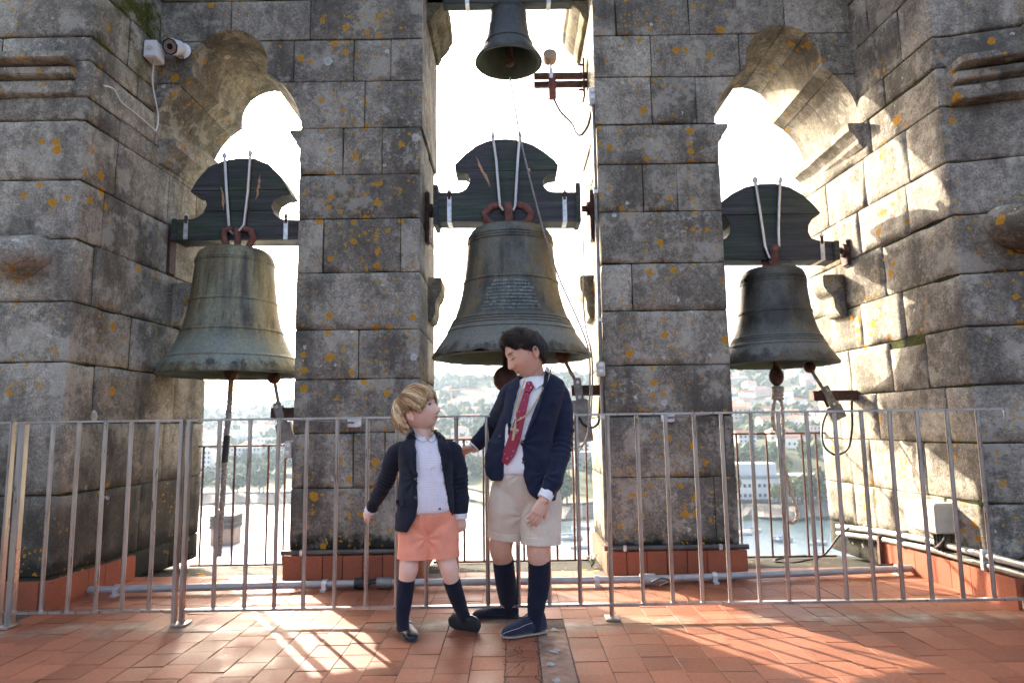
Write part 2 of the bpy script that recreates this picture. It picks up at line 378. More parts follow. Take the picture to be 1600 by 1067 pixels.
def lobed_arch(cx, zs, Rb, zc, rs, base_z, grow=0.):
    """outline (x, z) of the opening: straight jambs, a big round lobe, a small round lobe on top"""
    Rb += grow; rs += grow; pts = [(cx+Rb, base_z), (cx+Rb, zs)]
    d = zc-zs; a = (d*d+Rb*Rb-rs*rs)/(2*d); h = math.sqrt(max(Rb*Rb-a*a, 1e-6)); t1 = math.atan2(a, h)
    for k in range(1, 25): t = t1*k/24; pts.append((cx+Rb*math.cos(t), zs+Rb*math.sin(t)))
    b0 = math.atan2(zs+a-zc, h)
    for k in range(1, 48): t = b0+(math.pi-2*b0)*k/48; pts.append((cx+rs*math.cos(t), zc+rs*math.sin(t)))
    for k in range(24, -1, -1): t = t1*k/24; pts.append((cx-Rb*math.cos(t), zs+Rb*math.sin(t)))
    pts.append((cx-Rb, base_z)); return pts
ARCH_L = (-1.945, 2.97, .515, 3.475, .265); ARCH_R = (1.925, 2.97, .505, 3.45, .265)
def arch_cutter(a, grow=0.): return MB().prism(lobed_arch(*a, 2.2, grow), Y0-.6, Y1+.6).mesh('cutter')
def mid_cutter(grow=0.):
    rr = .60+grow; pts = [(rr, 2.2), (rr, 4.12)]+[(rr*math.cos(math.pi*k/24), 4.12+rr*math.sin(math.pi*k/24)) for k in range(1, 24)]+[(-rr, 4.12), (-rr, 2.2)]
    return MB().prism(pts, Y0-.6, Y1+.6).mesh('cutter')
bell_wall = empty('bell_wall', (0, Y0, 0), 'weathered granite bell wall with two piers and lobed arches, dotted with orange lichen', 'stone wall')
G_ = .0021                                                    # half joint
def put_stone(x0, x1, y0, y1, z0, z1, parent, mat, cutters=None, warp=None, jut=.003):
    j = random.uniform(-jut, jut)
    if cutters:
        me = stone_mesh(x0+G_, x1-G_, y0+j, y1-G_, z0+G_, z1-G_, .008, .3, .0, .0, None)
        me = cut(me, cutters); bm = bmesh.new(); bm.from_mesh(me)
        if len(bm.verts) == 0: bm.free(); return None
        bmesh.ops.remove_doubles(bm, verts=bm.verts, dist=.0006)
        bmesh.ops.triangulate(bm, faces=[f for f in bm.faces if len(f.verts) > 4])
        for _ in range(2):
            es = [e for e in bm.edges if e.calc_length() > .12]
            if es: bmesh.ops.subdivide_edges(bm, edges=es, cuts=1)
            bmesh.ops.triangulate(bm, faces=[f for f in bm.faces if len(f.verts) > 4])
        bm.to_mesh(me); bm.free()
        V = np.zeros(len(me.vertices)*3); me.vertices.foreach_get('co', V); V = V.reshape(-1, 3)
        for ax_, sd in ((0, 3.), (1, 11.), (2, 23.)): V[:, ax_] += .0022*vnoise(V+sd, 5.)
        if warp is not None: V = warp(V)
        me.vertices.foreach_set('co', V.ravel()); smooth(me, R(38))
    else: me = stone_mesh(x0+G_, x1-G_, y0+j, y1-G_, z0+G_, z1-G_, .0055, .05, .003, .012, warp)
    return link('stone', me, mat, parent)
LZ = [.16, .564, .917, 1.269, 1.597, 1.984, 2.357, 2.669, 3.004]
RZ = [.16, .606, .997, 1.333, 1.698, 2.02, 2.38, 2.715, 3.0]
LV = [[], [555, 603], [], [560], [], [502, 625], [], [531, 594]]
RV = [[1105], [1125], [], [], [991], [], [1014, 1069], []]
def xs_at(pxs, z):                                            # joint pixels on the front face to metres
    return [float(P(p, 533, Y0)[0]) for p in pxs]
for zs, vs, xa, xb in ((LZ, LV, -1.445, -.612), (RZ, RV, .605, 1.442)):
    for i in range(len(zs)-1):
        cuts = [xa]+xs_at(vs[i], zs[i])+[xb]
        ym = Y0+random.uniform(.38, .55)
        for a, b in zip(cuts[:-1], cuts[1:]): put_stone(a, b, Y0, ym, zs[i], zs[i+1], bell_wall, M['stone'])
        cb = [xa, (xa+xb)/2+random.uniform(-.15, .15), xb] if random.random() < .6 else [xa, xb]
        for a, b in zip(cb[:-1], cb[1:]): put_stone(a+.004, b-.004, ym, Y1, zs[i], zs[i+1], bell_wall, M['stone'])
# the masonry above the springing, cut by the three openings
TOPZ = [3.002, 3.345, 3.655, 3.955, 4.28, 4.62, 5.0]
TOPV = [[-2.52, -1.99, -1.0, .0, .99, 1.30, 1.95, 2.5], [-2.52, -1.5, -1.08, -.82, 0, 1.0, 1.62, 2.5], [-2.52, -1.95, -1.39, 0., .76, 1.28, 1.95, 2.5],
        [-2.52, -1.6, -.9, 0, .9, 1.7, 2.5], [-2.52, -2.0, -1.2, -.3, .3, 1.2, 2.0, 2.5], [-2.52, -1.6, -.8, 0, .8, 1.6, 2.5]]
cutL, cutR, cutM = arch_cutter(ARCH_L), arch_cutter(ARCH_R), mid_cutter()
for i in range(len(TOPZ)-1):
    z0, z1 = TOPZ[i], TOPZ[i+1]
    for a, b in zip(TOPV[i][:-1], TOPV[i][1:]):
        for y0, y1 in ((Y0, 4.93), (4.93, Y1)):
            cs = []
            if z0 < 3.76:
                if b > -2.46 and a < -1.43: cs.append(cutL)
                if b > 1.42 and a < 2.43: cs.append(cutR)
            if a < .6 and b > -.6 and z0 < 4.72: cs.append(cutM)
            put_stone(a, b, y0+(.003 if y0 > Y0 else 0), y1, z0, z1, bell_wall, M['stone'], cs or None)
core = MB()
for xa, xb in ((-1.43, -.628), (.62, 1.427)): core.box((xa-.006, Y0+.009, .0), (xb+.006, Y1-.012, 3.01))
link('mortar', core.mesh('mortar'), M['mortar'], bell_wall)
up = MB().box((-2.5, Y0+.009, 2.99), (2.48, Y1-.012, 4.98)).mesh('mortar')
link('mortar', cut(up, [arch_cutter(ARCH_L, .012), arch_cutter(ARCH_R, .012), mid_cutter(.012)]), M['mortar'], bell_wall)
# imposts of the tall middle opening and of the lobed arches, seen from below
def moulding(name, prof, axis, a, b, at, sgn, parent, mat):
    """profile (out, z) run along y from a to b, standing on the face x = at"""
    rings = []
    n = max(2, int((b-a)/.12))
    for k in range(n+1):
        y = a+(b-a)*k/n; w_ = .004*math.sin(k*2.3)
        rings.append([Vector((at+sgn*(o_+w_ if o_ > 0 else o_), y, z)) for o_, z in prof])
    return MB().loft(rings).build(name, mat, parent, R(25))
IMP = [(-.05, 3.80), (.035, 3.80), (.055, 3.835), (.06, 3.86), (.10, 3.90), (.125, 3.94), (.13, 3.965), (.15, 3.985), (.15, 4.07), (-.05, 4.07)]
moulding('impost', [(o, z+.14) for o, z in IMP], 'y', Y0+.25, Y1-.02, -.61, 1, bell_wall, M['stone_dark'])
moulding('impost', [(o, z+.14) for o, z in IMP], 'y', Y0+.25, Y1-.02, .605, -1, bell_wall, M['stone_dark'])
SMI = [(-.05, 2.86), (.0, 2.86), (.03, 2.90), (.035, 2.93), (.055, 2.965), (.075, 2.975), (.075, 3.0), (-.05, 3.0)]
moulding('impost', SMI, 'y', Y0+.01, Y1-.03, -1.442, -1, bell_wall, M['stone'])
moulding('impost', SMI, 'y', Y0+.01, Y1-.03, 1.438, 1, bell_wall, M['stone'])
# stone brackets under the bearings
def bracket(c, sgn, w_, parent, mat, h=.30, d=.12):
    pr = [(0, 0), (.35, .02), (.55, .2), (.58, .42), (.62, .46), (.62, .5), (.8, .56), (.98, .72), (1., .95), (.96, 1.), (0, 1.)]
    mb = MB(); vs = []
    for yy in (-w_/2, w_/2): vs += [Vector((c[0]+sgn*o*d, c[1]+yy, c[2]+z*h)) for o, z in pr]
    n = len(pr); mb.add(vs, [tuple(range(n)), tuple(range(2*n-1, n-1, -1))]+[(i, i+n, (i+1) % n+n, (i+1) % n) for i in range(n)])
    return mb.build('bracket', mat, parent, R(30), .006)
bracket((-.622, 5.12, 1.72), 1, .30, bell_wall, M['stone'], .33, .105)
bracket((.615, 5.12, 1.72), -1, .30, bell_wall, M['stone'], .33, .105)
# terracotta skirting round the pier feet, each tile on its own
def skirting(xa, xb, y, h, parent, n, face='y', cap=True):
    w_ = (xb-xa)/n
    for k in range(n):
        a = xa+k*w_
        MB().box((a+.002, y-.022, .0), (a+w_-.002, y-.0, h-random.uniform(0, .003))).build('skirting_tile', M['skirt'], parent, None, .0015)
for xa, xb in ((-1.475, -.585), (.58, 1.475)):
    skirting(xa, xb, Y0-.014, .148, bell_wall, 7)
    s_ = MB(); s_.box((xa+.004, Y0-.012, 0), (xb-.004, Y1-.1, .144)); s_.build('skirting_bed', M['skirt'], bell_wall, None)
    MB().tube([(xa-.012, Y0-.022, .166), (xb+.012, Y0-.022, .166)], .017, 10).build('dark_conduit', M['darkpipe'], bell_wall)
    for q in (.12, .8):
        MB().box((xa+(xb-xa)*q, Y0-.043, .15), (xa+(xb-xa)*q+.022, Y0-.018, .1855)).build('pipe_clip', M['zinc'], bell_wall, None, .002)

# side walls: run from the camera side into the jambs
def warpL(V): V = V.copy(); V[:, 0] += .013*V[:, 2]-.055*(4.57-V[:, 1]); return V
def warpR(V): V = V.copy(); V[:, 1] -= .30*np.clip(V[:, 0]-2.56, 0, 9)*np.clip((4.3-V[:, 1])/.3, 0, 1); V[:, 0] += -.022*V[:, 2]+.06*(4.57-V[:, 1]); return V
LWZ = [-.02, .167, .602, 1.0, 1.34, 1.687, 2.053, 2.405, 2.769, 2.916, 3.141, 3.295, 3.62, 3.95, 4.3, 4.65, 5.0]
RWZ = [-.02, .20, .50, .82, 1.133, 1.456, 1.752, 2.089, 2.397, 2.73, 2.964, 3.155, 3.50, 3.85, 4.2, 4.6, 5.0]
LWY = [[3.82, 4.3, 5.0, 5.4], [3.82, 4.25, 4.62, 5.1, 5.4], [3.82, 4.2, 4.85, 5.4], [3.82, 4.08, 4.55, 4.95, 5.4], [3.82, 4.4, 5.0, 5.4], [3.82, 4.0, 4.3, 4.9, 5.4], [3.82, 4.05, 4.5, 5.4],
       [3.82, 4.14, 4.72, 5.1, 5.4], [3.82, 4.14, 4.55, 5.4], [3.82, 4.52, 5.4], [3.82, 4.3, 4.52], [3.82, 4.18, 4.52], [3.82, 4.35, 4.52], [3.82, 4.2, 4.52], [3.82, 4.52], [3.82, 4.52]]
RWY = [[3.72, 4.2, 4.8, 5.4], [3.72, 4.05, 4.55, 5.0, 5.4], [3.72, 4.2, 4.75, 5.4], [3.72, 3.95, 4.62, 5.1, 5.4], [3.72, 4.08, 4.42, 4.9, 5.4], [3.72, 4.25, 4.7, 5.4], [3.72, 4.4, 4.95, 5.4], [3.72, 4.1, 4.62, 5.4],
       [3.72, 4.05, 4.5, 5.0, 5.4], [3.72, 4.4, 5.4], [3.72, 4.2, 4.52], [3.72, 4.0, 4.52], [3.72, 4.3, 4.52], [3.72, 4.1, 4.52], [3.72, 4.52], [3.72, 4.52]]
wall_left = empty('side_wall', (-2.6, 3.8, 0), 'mossy granite side wall on the left, with a small camera fixed high up', 'stone wall')
wall_right = empty('side_wall', (2.6, 3.75, 0), 'sunlit granite side wall on the right, with a cream box low on it', 'stone wall')
for side, zs, ysl, xin, wp, par, mat in ((-1, LWZ, LWY, -2.485, warpL, wall_left, M['stone_side']), (1, RWZ, RWY, 2.478, warpR, wall_right, M['stone_side_r'])):
    for i in range(len(zs)-1):
        for a, b in zip(ysl[i][:-1], ysl[i][1:]):
            dep = random.uniform(.42, .62) if a < 3.9 else .4
            x0, x1 = (xin-dep, xin+random.uniform(-.003, .003)) if side < 0 else (xin+random.uniform(-.003, .003), xin+dep)
            zt = zs[i+1]-(.05 if (side > 0 and i == 4 and 4.0 < a < 4.2) else 0)     # an old slot left open between two stones
            me = stone_mesh(x0+G_, x1-G_, a+G_, b-G_, zs[i]+G_, zt-G_, .014 if a < 3.9 else .0055, .055, .003, .012, wp)
            link('stone', me, mat, par)
        # the front-facing part beyond the corner
        xe = -2.9+random.uniform(-.12, .25); xs_ = [-3.0-random.random()*.2, -3.6, -4.3] if side < 0 else [3.0+random.random()*.2, 3.6, 4.3]
        yf = ysl[i][0]+(.0 if side < 0 else -.03)
        lst = ([(-4.3, -3.6), (-3.6, xs_[0]), (xs_[0], xin-.42)] if side < 0 else [(xin+.42, xs_[0]), (xs_[0], 3.6), (3.6, 4.3)])
        for a, b in lst:
            me = stone_mesh(a+G_, b-G_, yf+.008+random.uniform(0, .006), yf+.4, zs[i]+G_, zs[i+1]-G_, .009, .06, .004, .013, None if side < 0 else (lambda V: V+np.stack([V[:, 0]*0, -.30*(V[:, 0]-2.53), V[:, 0]*0], 1)))
            link('stone', me, mat, par)
    yf = ysl[0][0]
    m_ = MB()
    a, b = (-2.97, -2.496) if side < 0 else (2.489, 2.97)
    for ya_, yb_, za_, zb_ in ((yf+.3, Y1-.02, -.02, 2.9), (yf+.3, 4.5, 2.88, 4.98)):
        V = MB().box((a, ya_, za_), (b, yb_, zb_)).mesh('mortar')
        co = np.array([v.co for v in V.vertices]); co = wp(co); V.vertices.foreach_set('co', co.ravel()); link('mortar', V, M['mortar'], par)
    a2, b2 = (-2.9, -2.496) if side < 0 else (2.489, 2.88)
    V = MB(); V.loft([[Vector((x, y, z)) for x, y in ((a2, yf+.03), ((a2+b2)/2, yf+.03), (b2, yf+.03), (b2, yf+.32), ((a2+b2)/2, yf+.32), (a2, yf+.32))] for z in (-.02, 4.98)]); V = V.mesh('mortar')
    co = np.array([v.co for v in V.vertices]); co = wp(co); V.vertices.foreach_set('co', co.ravel()); link('mortar', V, M['mortar'], par)
    a, b = (-4.28, -2.9) if side < 0 else (2.9, 4.28)
    V = MB().box((a, yf+.022 if side < 0 else yf+.05, -.02), (b, yf+.38, 4.98)).mesh('mortar')
    if side > 0:
        co = np.array([v.co for v in V.vertices]); co[:, 1] -= .30*(co[:, 0]-2.53); V.vertices.foreach_set('co', co.ravel())
    link('mortar', V, M['mortar'], par)
# string course on the front faces, with two grooves, returning round the corner as a plain splay
def string_course(side, z0, z1, y, x0, x1, par, mat, slope=0.):
    h = z1-z0; pr = [(.0, z0), (.028, z0+.01), (.03, z0+h*.36), (.008, z0+h*.40), (.008, z0+h*.45), (.045, z0+h*.48), (.05, z0+h*.66), (.02, z0+h*.70), (.02, z0+h*.75), (.075, z0+h*.80), (.075, z1-.005), (.0, z1)]
    xs_ = [x0, (x0+x1)/2, x1]
    for a, b in zip(xs_[:-1], xs_[1:]):
        rings = [[Vector((x, y-1.7*o-slope*(abs(x)-2.53), z)) for o, z in pr]+[Vector((x, y+.1, z1)), Vector((x, y+.1, z0))] for x in np.linspace(a+.004, b-.004, 5)]
        MB().loft(rings).build('string_course_stone', mat, par, R(20), .005)
string_course(-1, 2.91, 3.145, 3.838, -3.6, -2.555, wall_left, M['stone_side'])
string_course(1, 2.725, 2.965, 3.70, 2.52, 3.6, wall_right, M['stone_side_r'], .30)
# imposts on the jambs of the side walls
def jamb_impost(at, sgn, par, mat, y0):
    pr = [(-.05, 2.80), (.0, 2.80), (.025, 2.83), (.03, 2.86), (.06, 2.90), (.085, 2.92), (.09, 2.975), (-.05, 2.975)]
    moulding('impost', pr, 'y', y0, Y1-.02, at, sgn, par, mat)
jamb_impost(-2.418, 1, wall_left, M['stone_side'], 4.57); jamb_impost(2.412, -1, wall_right, M['stone_side_r'], 4.47)
bracket((-2.462, 4.95, 1.70), 1, .2, wall_left, M['stone_side'], .31, .17)
bracket((2.44, 4.98, 1.70), -1, .2, wall_right, M['stone_side_r'], .31, .17)
# weathered carved corbels sticking out of the front faces
def corbel(c, sgn, par, mat):
    mb = MB(); rings = []
    for k in range(9):
        t = k/8; r_ = .15*math.sqrt(max(0, 1-(t*.93)**2.4)); 
        rings.append([Vector((c[0]+sgn*.02*t+r_*1.15*math.cos(a), c[1]-.26*t, c[2]-.03*t+r_*(.85+.12*math.sin(3*a))*math.sin(a))) for a in np.linspace(0, 2*math.pi, 20, endpoint=False)])
    mb.loft(rings); me = mb.mesh('corbel'); V = np.array([v.co for v in me.vertices]); V += .012*np.stack([vnoise(V+s, 14.) for s in (1., 5., 9.)], 1)
    me.vertices.foreach_set('co', V.ravel()); smooth(me); return link('corbel', me, mat, par)
corbel((-2.80, 3.86, 1.96), 1, wall_left, M['stone']); corbel((2.78, 3.66, 2.0), -1, wall_right, M['stone'])

# side skirting: terracotta tiles along the wall feet
for side, wp, par, ya, yb, xin in ((-1, warpL, wall_left, 3.80, 4.56, -2.485), (1, warpR, wall_right, 3.55, 4.66, 2.478)):
    n = 5 if side < 0 else 7
    for k in range(n):
        a = ya+(yb-ya)*k/n; b = ya+(yb-ya)*(k+1)/n
        x0, x1 = (xin-.02, xin+.028) if side < 0 else (xin-.028, xin+.02)
        me = MB().box((x0, a+.002, 0), (x1, b-.002, .152)).mesh('skirting_tile'); co = wp(np.array([v.co for v in me.vertices])); me.vertices.foreach_set('co', co.ravel())
        link('skirting_tile', me, M['skirt'], par)
for k in range(3): MB().box((-2.555-.25*(k+1), 3.79, 0), (-2.559-.25*k, 3.83, .15)).build('skirting_tile', M['skirt'], wall_left, None, .002)

# ================================================================ floor
floor = MB().box((-4.3, -6, -.3), (4.3, 4.62, -.0032)).build('floor', M['grout'], None, None); tag(floor, kind='structure')
TW, TL = .1385, .158
cands = []
xoff = float(G(791, 1000)[0]) % TW
ncol = int(5.3/TW)+1
for ci in range(-19, 20):
    xa = xoff+ci*TW
    off = random.random()*TL
    for ri in range(-8, 25):
        ya = 1.4+off+ri*TL
        if ya < .4 or ya > 4.62: continue
        cx = xa+TW/2; wl = 2.53
        if abs(cx) > wl+.12: continue
        if ya+TL > 4.44 and (.52 < abs(cx) < 1.5): continue
        cands.append((xa, ya, ci, min(ya+TL, 4.63)))
pat0 = xoff+math.floor((float(G(858, 1000)[0])-xoff)/TW)*TW; pat1 = pat0+TW
def in_view(x, y):
    d = np.array([x, y, 0])-_o; z = d@_fw; u = 800+FPX*(d@_rt)/z; v = 533.5-FPX*(d@_up)/z
    return -30 < u < 1630 and v < 1110
proto = {}
def tile_proto(k):
    if k not in proto:
        mb = MB().box((.0016, .0016, -.011), (TW-.0016, TL-.0016, 0)); me = mb.mesh('tile')
        bm = bmesh.new(); bm.from_mesh(me); bmesh.ops.bevel(bm, geom=[e for e in bm.edges if all(v.co.z > -.001 for v in e.verts)], offset=.0011, segments=1, affect='EDGES'); 
        for v in bm.verts: v.co.x += random.uniform(-.0012, .0012); v.co.y += random.uniform(-.0014, .0014)
        bm.to_mesh(me); bm.free(); me.materials.append(M['tile']); proto[k] = me
    return proto[k]
seen = []; rest = []
for c in cands:
    xm = c[0]+TW/2
    if abs(xm-(pat0+pat1)/2) < TW*.55 and c[1] < 3.36: continue      # the cement strip lies here
    full = c[3]-c[1] > TL-.01
    (seen if in_view(xm, c[1]+TL/2) and full else rest).append(c)
seen.sort(key=lambda c: c[1]); rest += seen[300:]; seen = seen[:300]
crack_col = round((float(G(812, 1000)[0])-TW/2-xoff)/TW)
for c in seen:
    o = link('tile', tile_proto(random.randrange(8)), None, floor, (c[0], c[1], random.uniform(-.0013, .0008)))
    o.rotation_euler = (random.gauss(0, .005), random.gauss(0, .005), random.gauss(0, .004))
rb = MB()
for c in rest: rb.box((c[0]+.0016, c[1]+.0016, -.011), (c[0]+TW-.0016, c[3]-.0016, random.uniform(-.0012, .0006)))
o = rb.build('tiles', M['tile'], floor, None); o['kind'] = 'stuff'
at_ = o.data.attributes.new('tone', 'FLOAT', 'FACE'); at_.data.foreach_set('value', np.repeat(RNG.random(len(rest)), 6).astype(np.float32))
# cement strip replacing a column of tiles, pale splashes on it
cs = MB().box((pat0+.003, 1.5, -.011), (pat1-.003, 3.355, -.0022)).build('cement_strip', M['cement'], floor, None, .002)
for px, py, s_ in ((866, 984, .02), (867, 1017, .022), (862, 1037, .02), (870, 1063, .018)):
    g = G(px, py); n = 14
    mb = MB().add([(g[0]+s_*random.uniform(.5, 1.3)*math.cos(2*math.pi*k/n), g[1]+s_*1.5*random.uniform(.5, 1.3)*math.sin(2*math.pi*k/n), .0015) for k in range(n)], [tuple(range(n))])
    mbb = MB(); mbb.add([(g[0]+s_*random.uniform(.4, 1.3)*math.cos(2*math.pi*k/n), g[1]+s_*1.5*random.uniform(.4, 1.3)*math.sin(2*math.pi*k/n), .0016) for k in range(n)], [tuple(range(n))])
    mbb.build('cement_splash', M['greymetal'] if False else M['pipe_dull'] if 'pipe_dull' in M else plain('pale_cement', c3(.33, .31, .28), .9, 0, .3, 60), cs, None)
# cracks in the worn column: thin dark crevices
cm = MB(); x0c = pat0-TW; random.seed(21)
def crack(p, ang, n, st=.018):
    pts = [Vector((p[0], p[1], .0012))]
    for _ in range(n):
        ang += random.uniform(-.7, .7); pts.append(pts[-1]+Vector((math.cos(ang)*st, math.sin(ang)*st, 0)))
        if not (x0c-.01 < pts[-1].x < pat0): break
    for a, b in zip(pts[:-1], pts[1:]):
        t = (b-a).normalized(); nn = Vector((-t.y, t.x, 0))*random.uniform(.0008, .0021); q = cm
        q.add([a-nn, b-nn, b+nn, a+nn], [(0, 1, 2, 3)])
for k in range(20):
    y = random.uniform(2.45, 3.2); crack((x0c+random.uniform(.0, TW), y), random.choice([0, math.pi/2, math.pi, 2.2, .8]), random.randint(3, 8))
for k in range(22): crack((pat0-.004, 2.4+k*.038), math.pi/2+random.uniform(-.2, .2), 3)
for k in range(14): crack((x0c+.004, 2.5+k*.05), math.pi/2+random.uniform(-.2, .2), 3)
cm.build('tile_cracks', plain('crack_dirt', c3(.035, .022, .016), 1.), floor, None)['kind'] = 'stuff'
random.seed(99)
# sills of the three openings, falling outwards
def sill(xa, xb, lab):
    n = 18; m = 8; V = []; F = []
    for j in range(m+1):
        for i in range(n+1):
            x = xa+(xb-xa)*i/n; y = 4.60+(5.62-4.60)*j/m; V.append((x, y, -.006-.095*max(0, (y-4.68)/.8)+.008*noise.noise((x*6, y*6, 1)) if j else -.012))
    for j in range(m):
        for i in range(n): F.append((j*(n+1)+i, j*(n+1)+i+1, (j+1)*(n+1)+i+1, (j+1)*(n+1)+i))
    mb = MB(); mb.add(V, F)
    b0 = len(mb.v); mb.add([(xa, 4.6, -.3), (xb, 4.6, -.3), (xb, 5.62, -.3), (xa, 5.62, -.3)], [(0, 1, 2, 3)])
    mb.add([V[-n-1], V[-1], (xb, 5.62, -.3), (xa, 5.62, -.3)], [(0, 1, 2, 3)])
    o = mb.build('sill', M['stone_trim'], None, R(50)); tag(o, kind='structure'); return o
sill(-2.7, -1.40, ''); sill(-.64, .64, ''); sill(1.40, 2.7, '')
base = MB(); base.box((-4.3, 4.60, -.31), (4.3, 5.42, -.14)); base.box((-4.3, 3.7, -9), (4.3, 5.40, -.31))
tag(base.build('tower_masonry', M['stone_side'], None, None), kind='structure')
# ================================================================ steel railing
RY = 3.5; RT = 1.004; RB = .075
def rail_panel(xa, xb, bars, posts, label, feet=(), group='steel railing panels'):
    e = empty('railing', ((xa+xb)/2, RY, 0), label, 'railing', group)
    MB().box((xa, RY-.018, RT-.010), (xb, RY+.018, RT)).build('top_rail', M['steel'], e, None, .0015)
    MB().box((xa, RY-.016, RB-.012), (xb, RY+.016, RB)).build('bottom_rail', M['steel'], e, None, .0015)
    for x in bars:
        MB().tube([(x, RY, RB-.001), (x+random.uniform(-.002, .002), RY, RT-.009)], .0105, 12).build('bar', M['steel'], e)
    for x, w_ in posts:
        MB().box((x-w_/2, RY-.0175, .012), (x+w_/2, RY+.0175, RT-.0105)).build('post', M['steel'], e, None, .002)
    for x in feet:
        MB().box((x-.034, RY-.045, .0015), (x+.034, RY+.045, .011)).build('foot_plate', M['steel'], e, None, .002)
        for yy in (-.032, .032): MB().lathe([(.0, .0185), (.006, .0185), (.007, .017), (.007, .0105)], (x, RY+yy, 0), 8).build('bolt', M['steel'], e)
    return e
rail_panel(-3.9, -2.535, [-2.66-.14*k for k in range(8)], [(-2.545, .012)], 'steel railing panel leaving the photo at its far left edge')
rail_panel(-2.51, -1.672, [-2.342, -2.211, -2.074, -1.943, -1.809], [(-2.49, .034), (-1.683, .018)], 'short steel railing panel in front of the mossy left wall', (-2.50,))
cb = [-1.492, -1.339, -1.192, -1.049, -.896, -.739, -.590, -.440, -.289, -.136, .016, .168, .32, .63, .776, .923, 1.06, 1.206, 1.349, 1.493, 1.635, 1.772, 1.912, 2.055, 2.208, 2.361]
main_rail = rail_panel(-1.655, 2.50, cb, [(-1.645, .018)], 'long steel railing panel that the two boys stand in front of', (-1.645, .473))
MB().tube([(.473, RY, .01), (.479, RY, RT-.009)], .012, 12).build('post', M['steel'], main_rail)
for z in (RT-.02, RB-.02): MB().box((2.497, RY-.008, z-.04), (2.522, RY+.008, z+.02)).build('wall_bracket', M['steel'], main_rail, None, .004)
MB().box((2.54, RY-.02, RB-.06), (2.56, RY+.25, RB+.05)).build('wall_bracket', M['steel'], main_rail, None, .004)
# steel catches that hold the railing back to the piers
for px, py, nm in ((553, 661, ''), (1044, 653, '')):
    c = P(px, py, 4.47)
    e = empty('wall_catch', tuple(c), 'small steel catch plate fixed to the %s pier behind the railing' % ('left' if px < 800 else 'right'), 'catch plate', 'steel catches on the piers')
    MB().box((c[0]-.045, 4.478, c[2]-.025), (c[0]+.045, 4.496, c[2]+.028)).build('plate', M['zinc'], e, None, .003)
    sg = -1 if px < 800 else 1
    MB().tube([(c[0]+.0, 4.47, c[2]+.004), (c[0]+sg*.10, 4.42, c[2]+.01), (c[0]+sg*.42, 4.40, c[2]+.03)], .006, 8).build('hook_rod', M['greymetal'], e)
# brown window railings on the outer edge of each opening
def outer_rail(xa, xb, bars, zt, zb, y, label):
    e = empty('window_railing', ((xa+xb)/2, y, zb), label, 'railing', 'brown railings in the openings')
    MB().box((xa, y-.012, zt-.014), (xb, y+.012, zt)).build('top_rail', M['brown_rail'], e, None, .001)
    MB().box((xa, y-.012, zb), (xb, y+.012, zb+.014)).build('bottom_rail', M['brown_rail'], e, None, .001)
    for x in bars: MB().tube([(x, y, zb+.012), (x, y, zt-.012)], .0085, 8).build('bar', M['brown_rail'], e)
outer_rail(-2.47, -1.43, [-2.40, -2.157, -1.896, -1.765, -1.6], .83, -.075, 5.35, 'brown iron railing in the left opening under the pale green bell')
outer_rail(-.62, .62, [-.52, -.384, -.235, -.08, .07, .20, .323, .457, .56], .855, -.075, 5.35, 'brown iron railing in the middle opening behind the boys')
outer_rail(1.43, 2.44, [1.55, 1.728, 1.959, 2.087, 2.234, 2.342], .868, -.07, 5.35, 'brown iron railing in the right opening beside the sunlit jamb')

# ================================================================ pipe along the floor
pipe = empty('floor_pipe', (0, 4.2, 0), 'pale metal pipe clamped along the tiled floor behind the railing', 'pipe')
pp = [G(118, 922, .035), G(560, 911, .035), G(1000, 905, .035), G(1470, 886, .035)]
MB().tube([pp[0], pp[1]], .0215, 14).build('pipe_length', M['pipe'], pipe)
MB().tube([pp[1]+np.array([.11, 0, 0]), pp[2]], .0215, 14).build('pipe_length', M['pipe'], pipe)
MB().tube([pp[2]+np.array([.02, 0, 0]), pp[3]], .0215, 14).build('pipe_length', M['pipe'], pipe)
d_ = (pp[3]-pp[2])/np.linalg.norm(pp[3]-pp[2])
MB().tube([pp[0]-np.array([.02, 0, 0]), pp[0]+np.array([.03, 0, 0])], .031, 14).build('end_cap', M['black'], pipe)
MB().tube([pp[1]-np.array([.02, 0, 0]), pp[1]+np.array([.06, 0, 0])], .033, 14).build('coupling', M['black'], pipe)
MB().tube([pp[1]+np.array([.11, 0, 0]), pp[1]+np.array([.20, 0, 0])], .034, 14).build('coupling', M['greymetal'], pipe)
MB().tube([pp[2]-np.array([.0, 0, 0]), pp[2]+np.array([.09, .0, 0])], .034, 14).build('coupling', M['pipe'], pipe)
for px in (183, 507, 932, 1111, 1400):
    t = np.interp(px, [118, 560, 1000, 1470], [0, 1, 2, 3]); k = min(int(t), 2); c = pp[k]+(pp[k+1]-pp[k])*(t-k)
    mb = MB(); mb.tube([c-np.array([.014, 0, 0]), c+np.array([.014, 0, 0])], .0295, 14); mb.box((c[0]-.016, c[1]-.055, .001), (c[0]+.016, c[1]+.05, .014)); mb.box((c[0]-.014, c[1]-.034, .01), (c[0]+.014, c[1]-.026, .045))
    mb.build('pipe_clamp', M['zinc'], pipe)
random.seed(4)
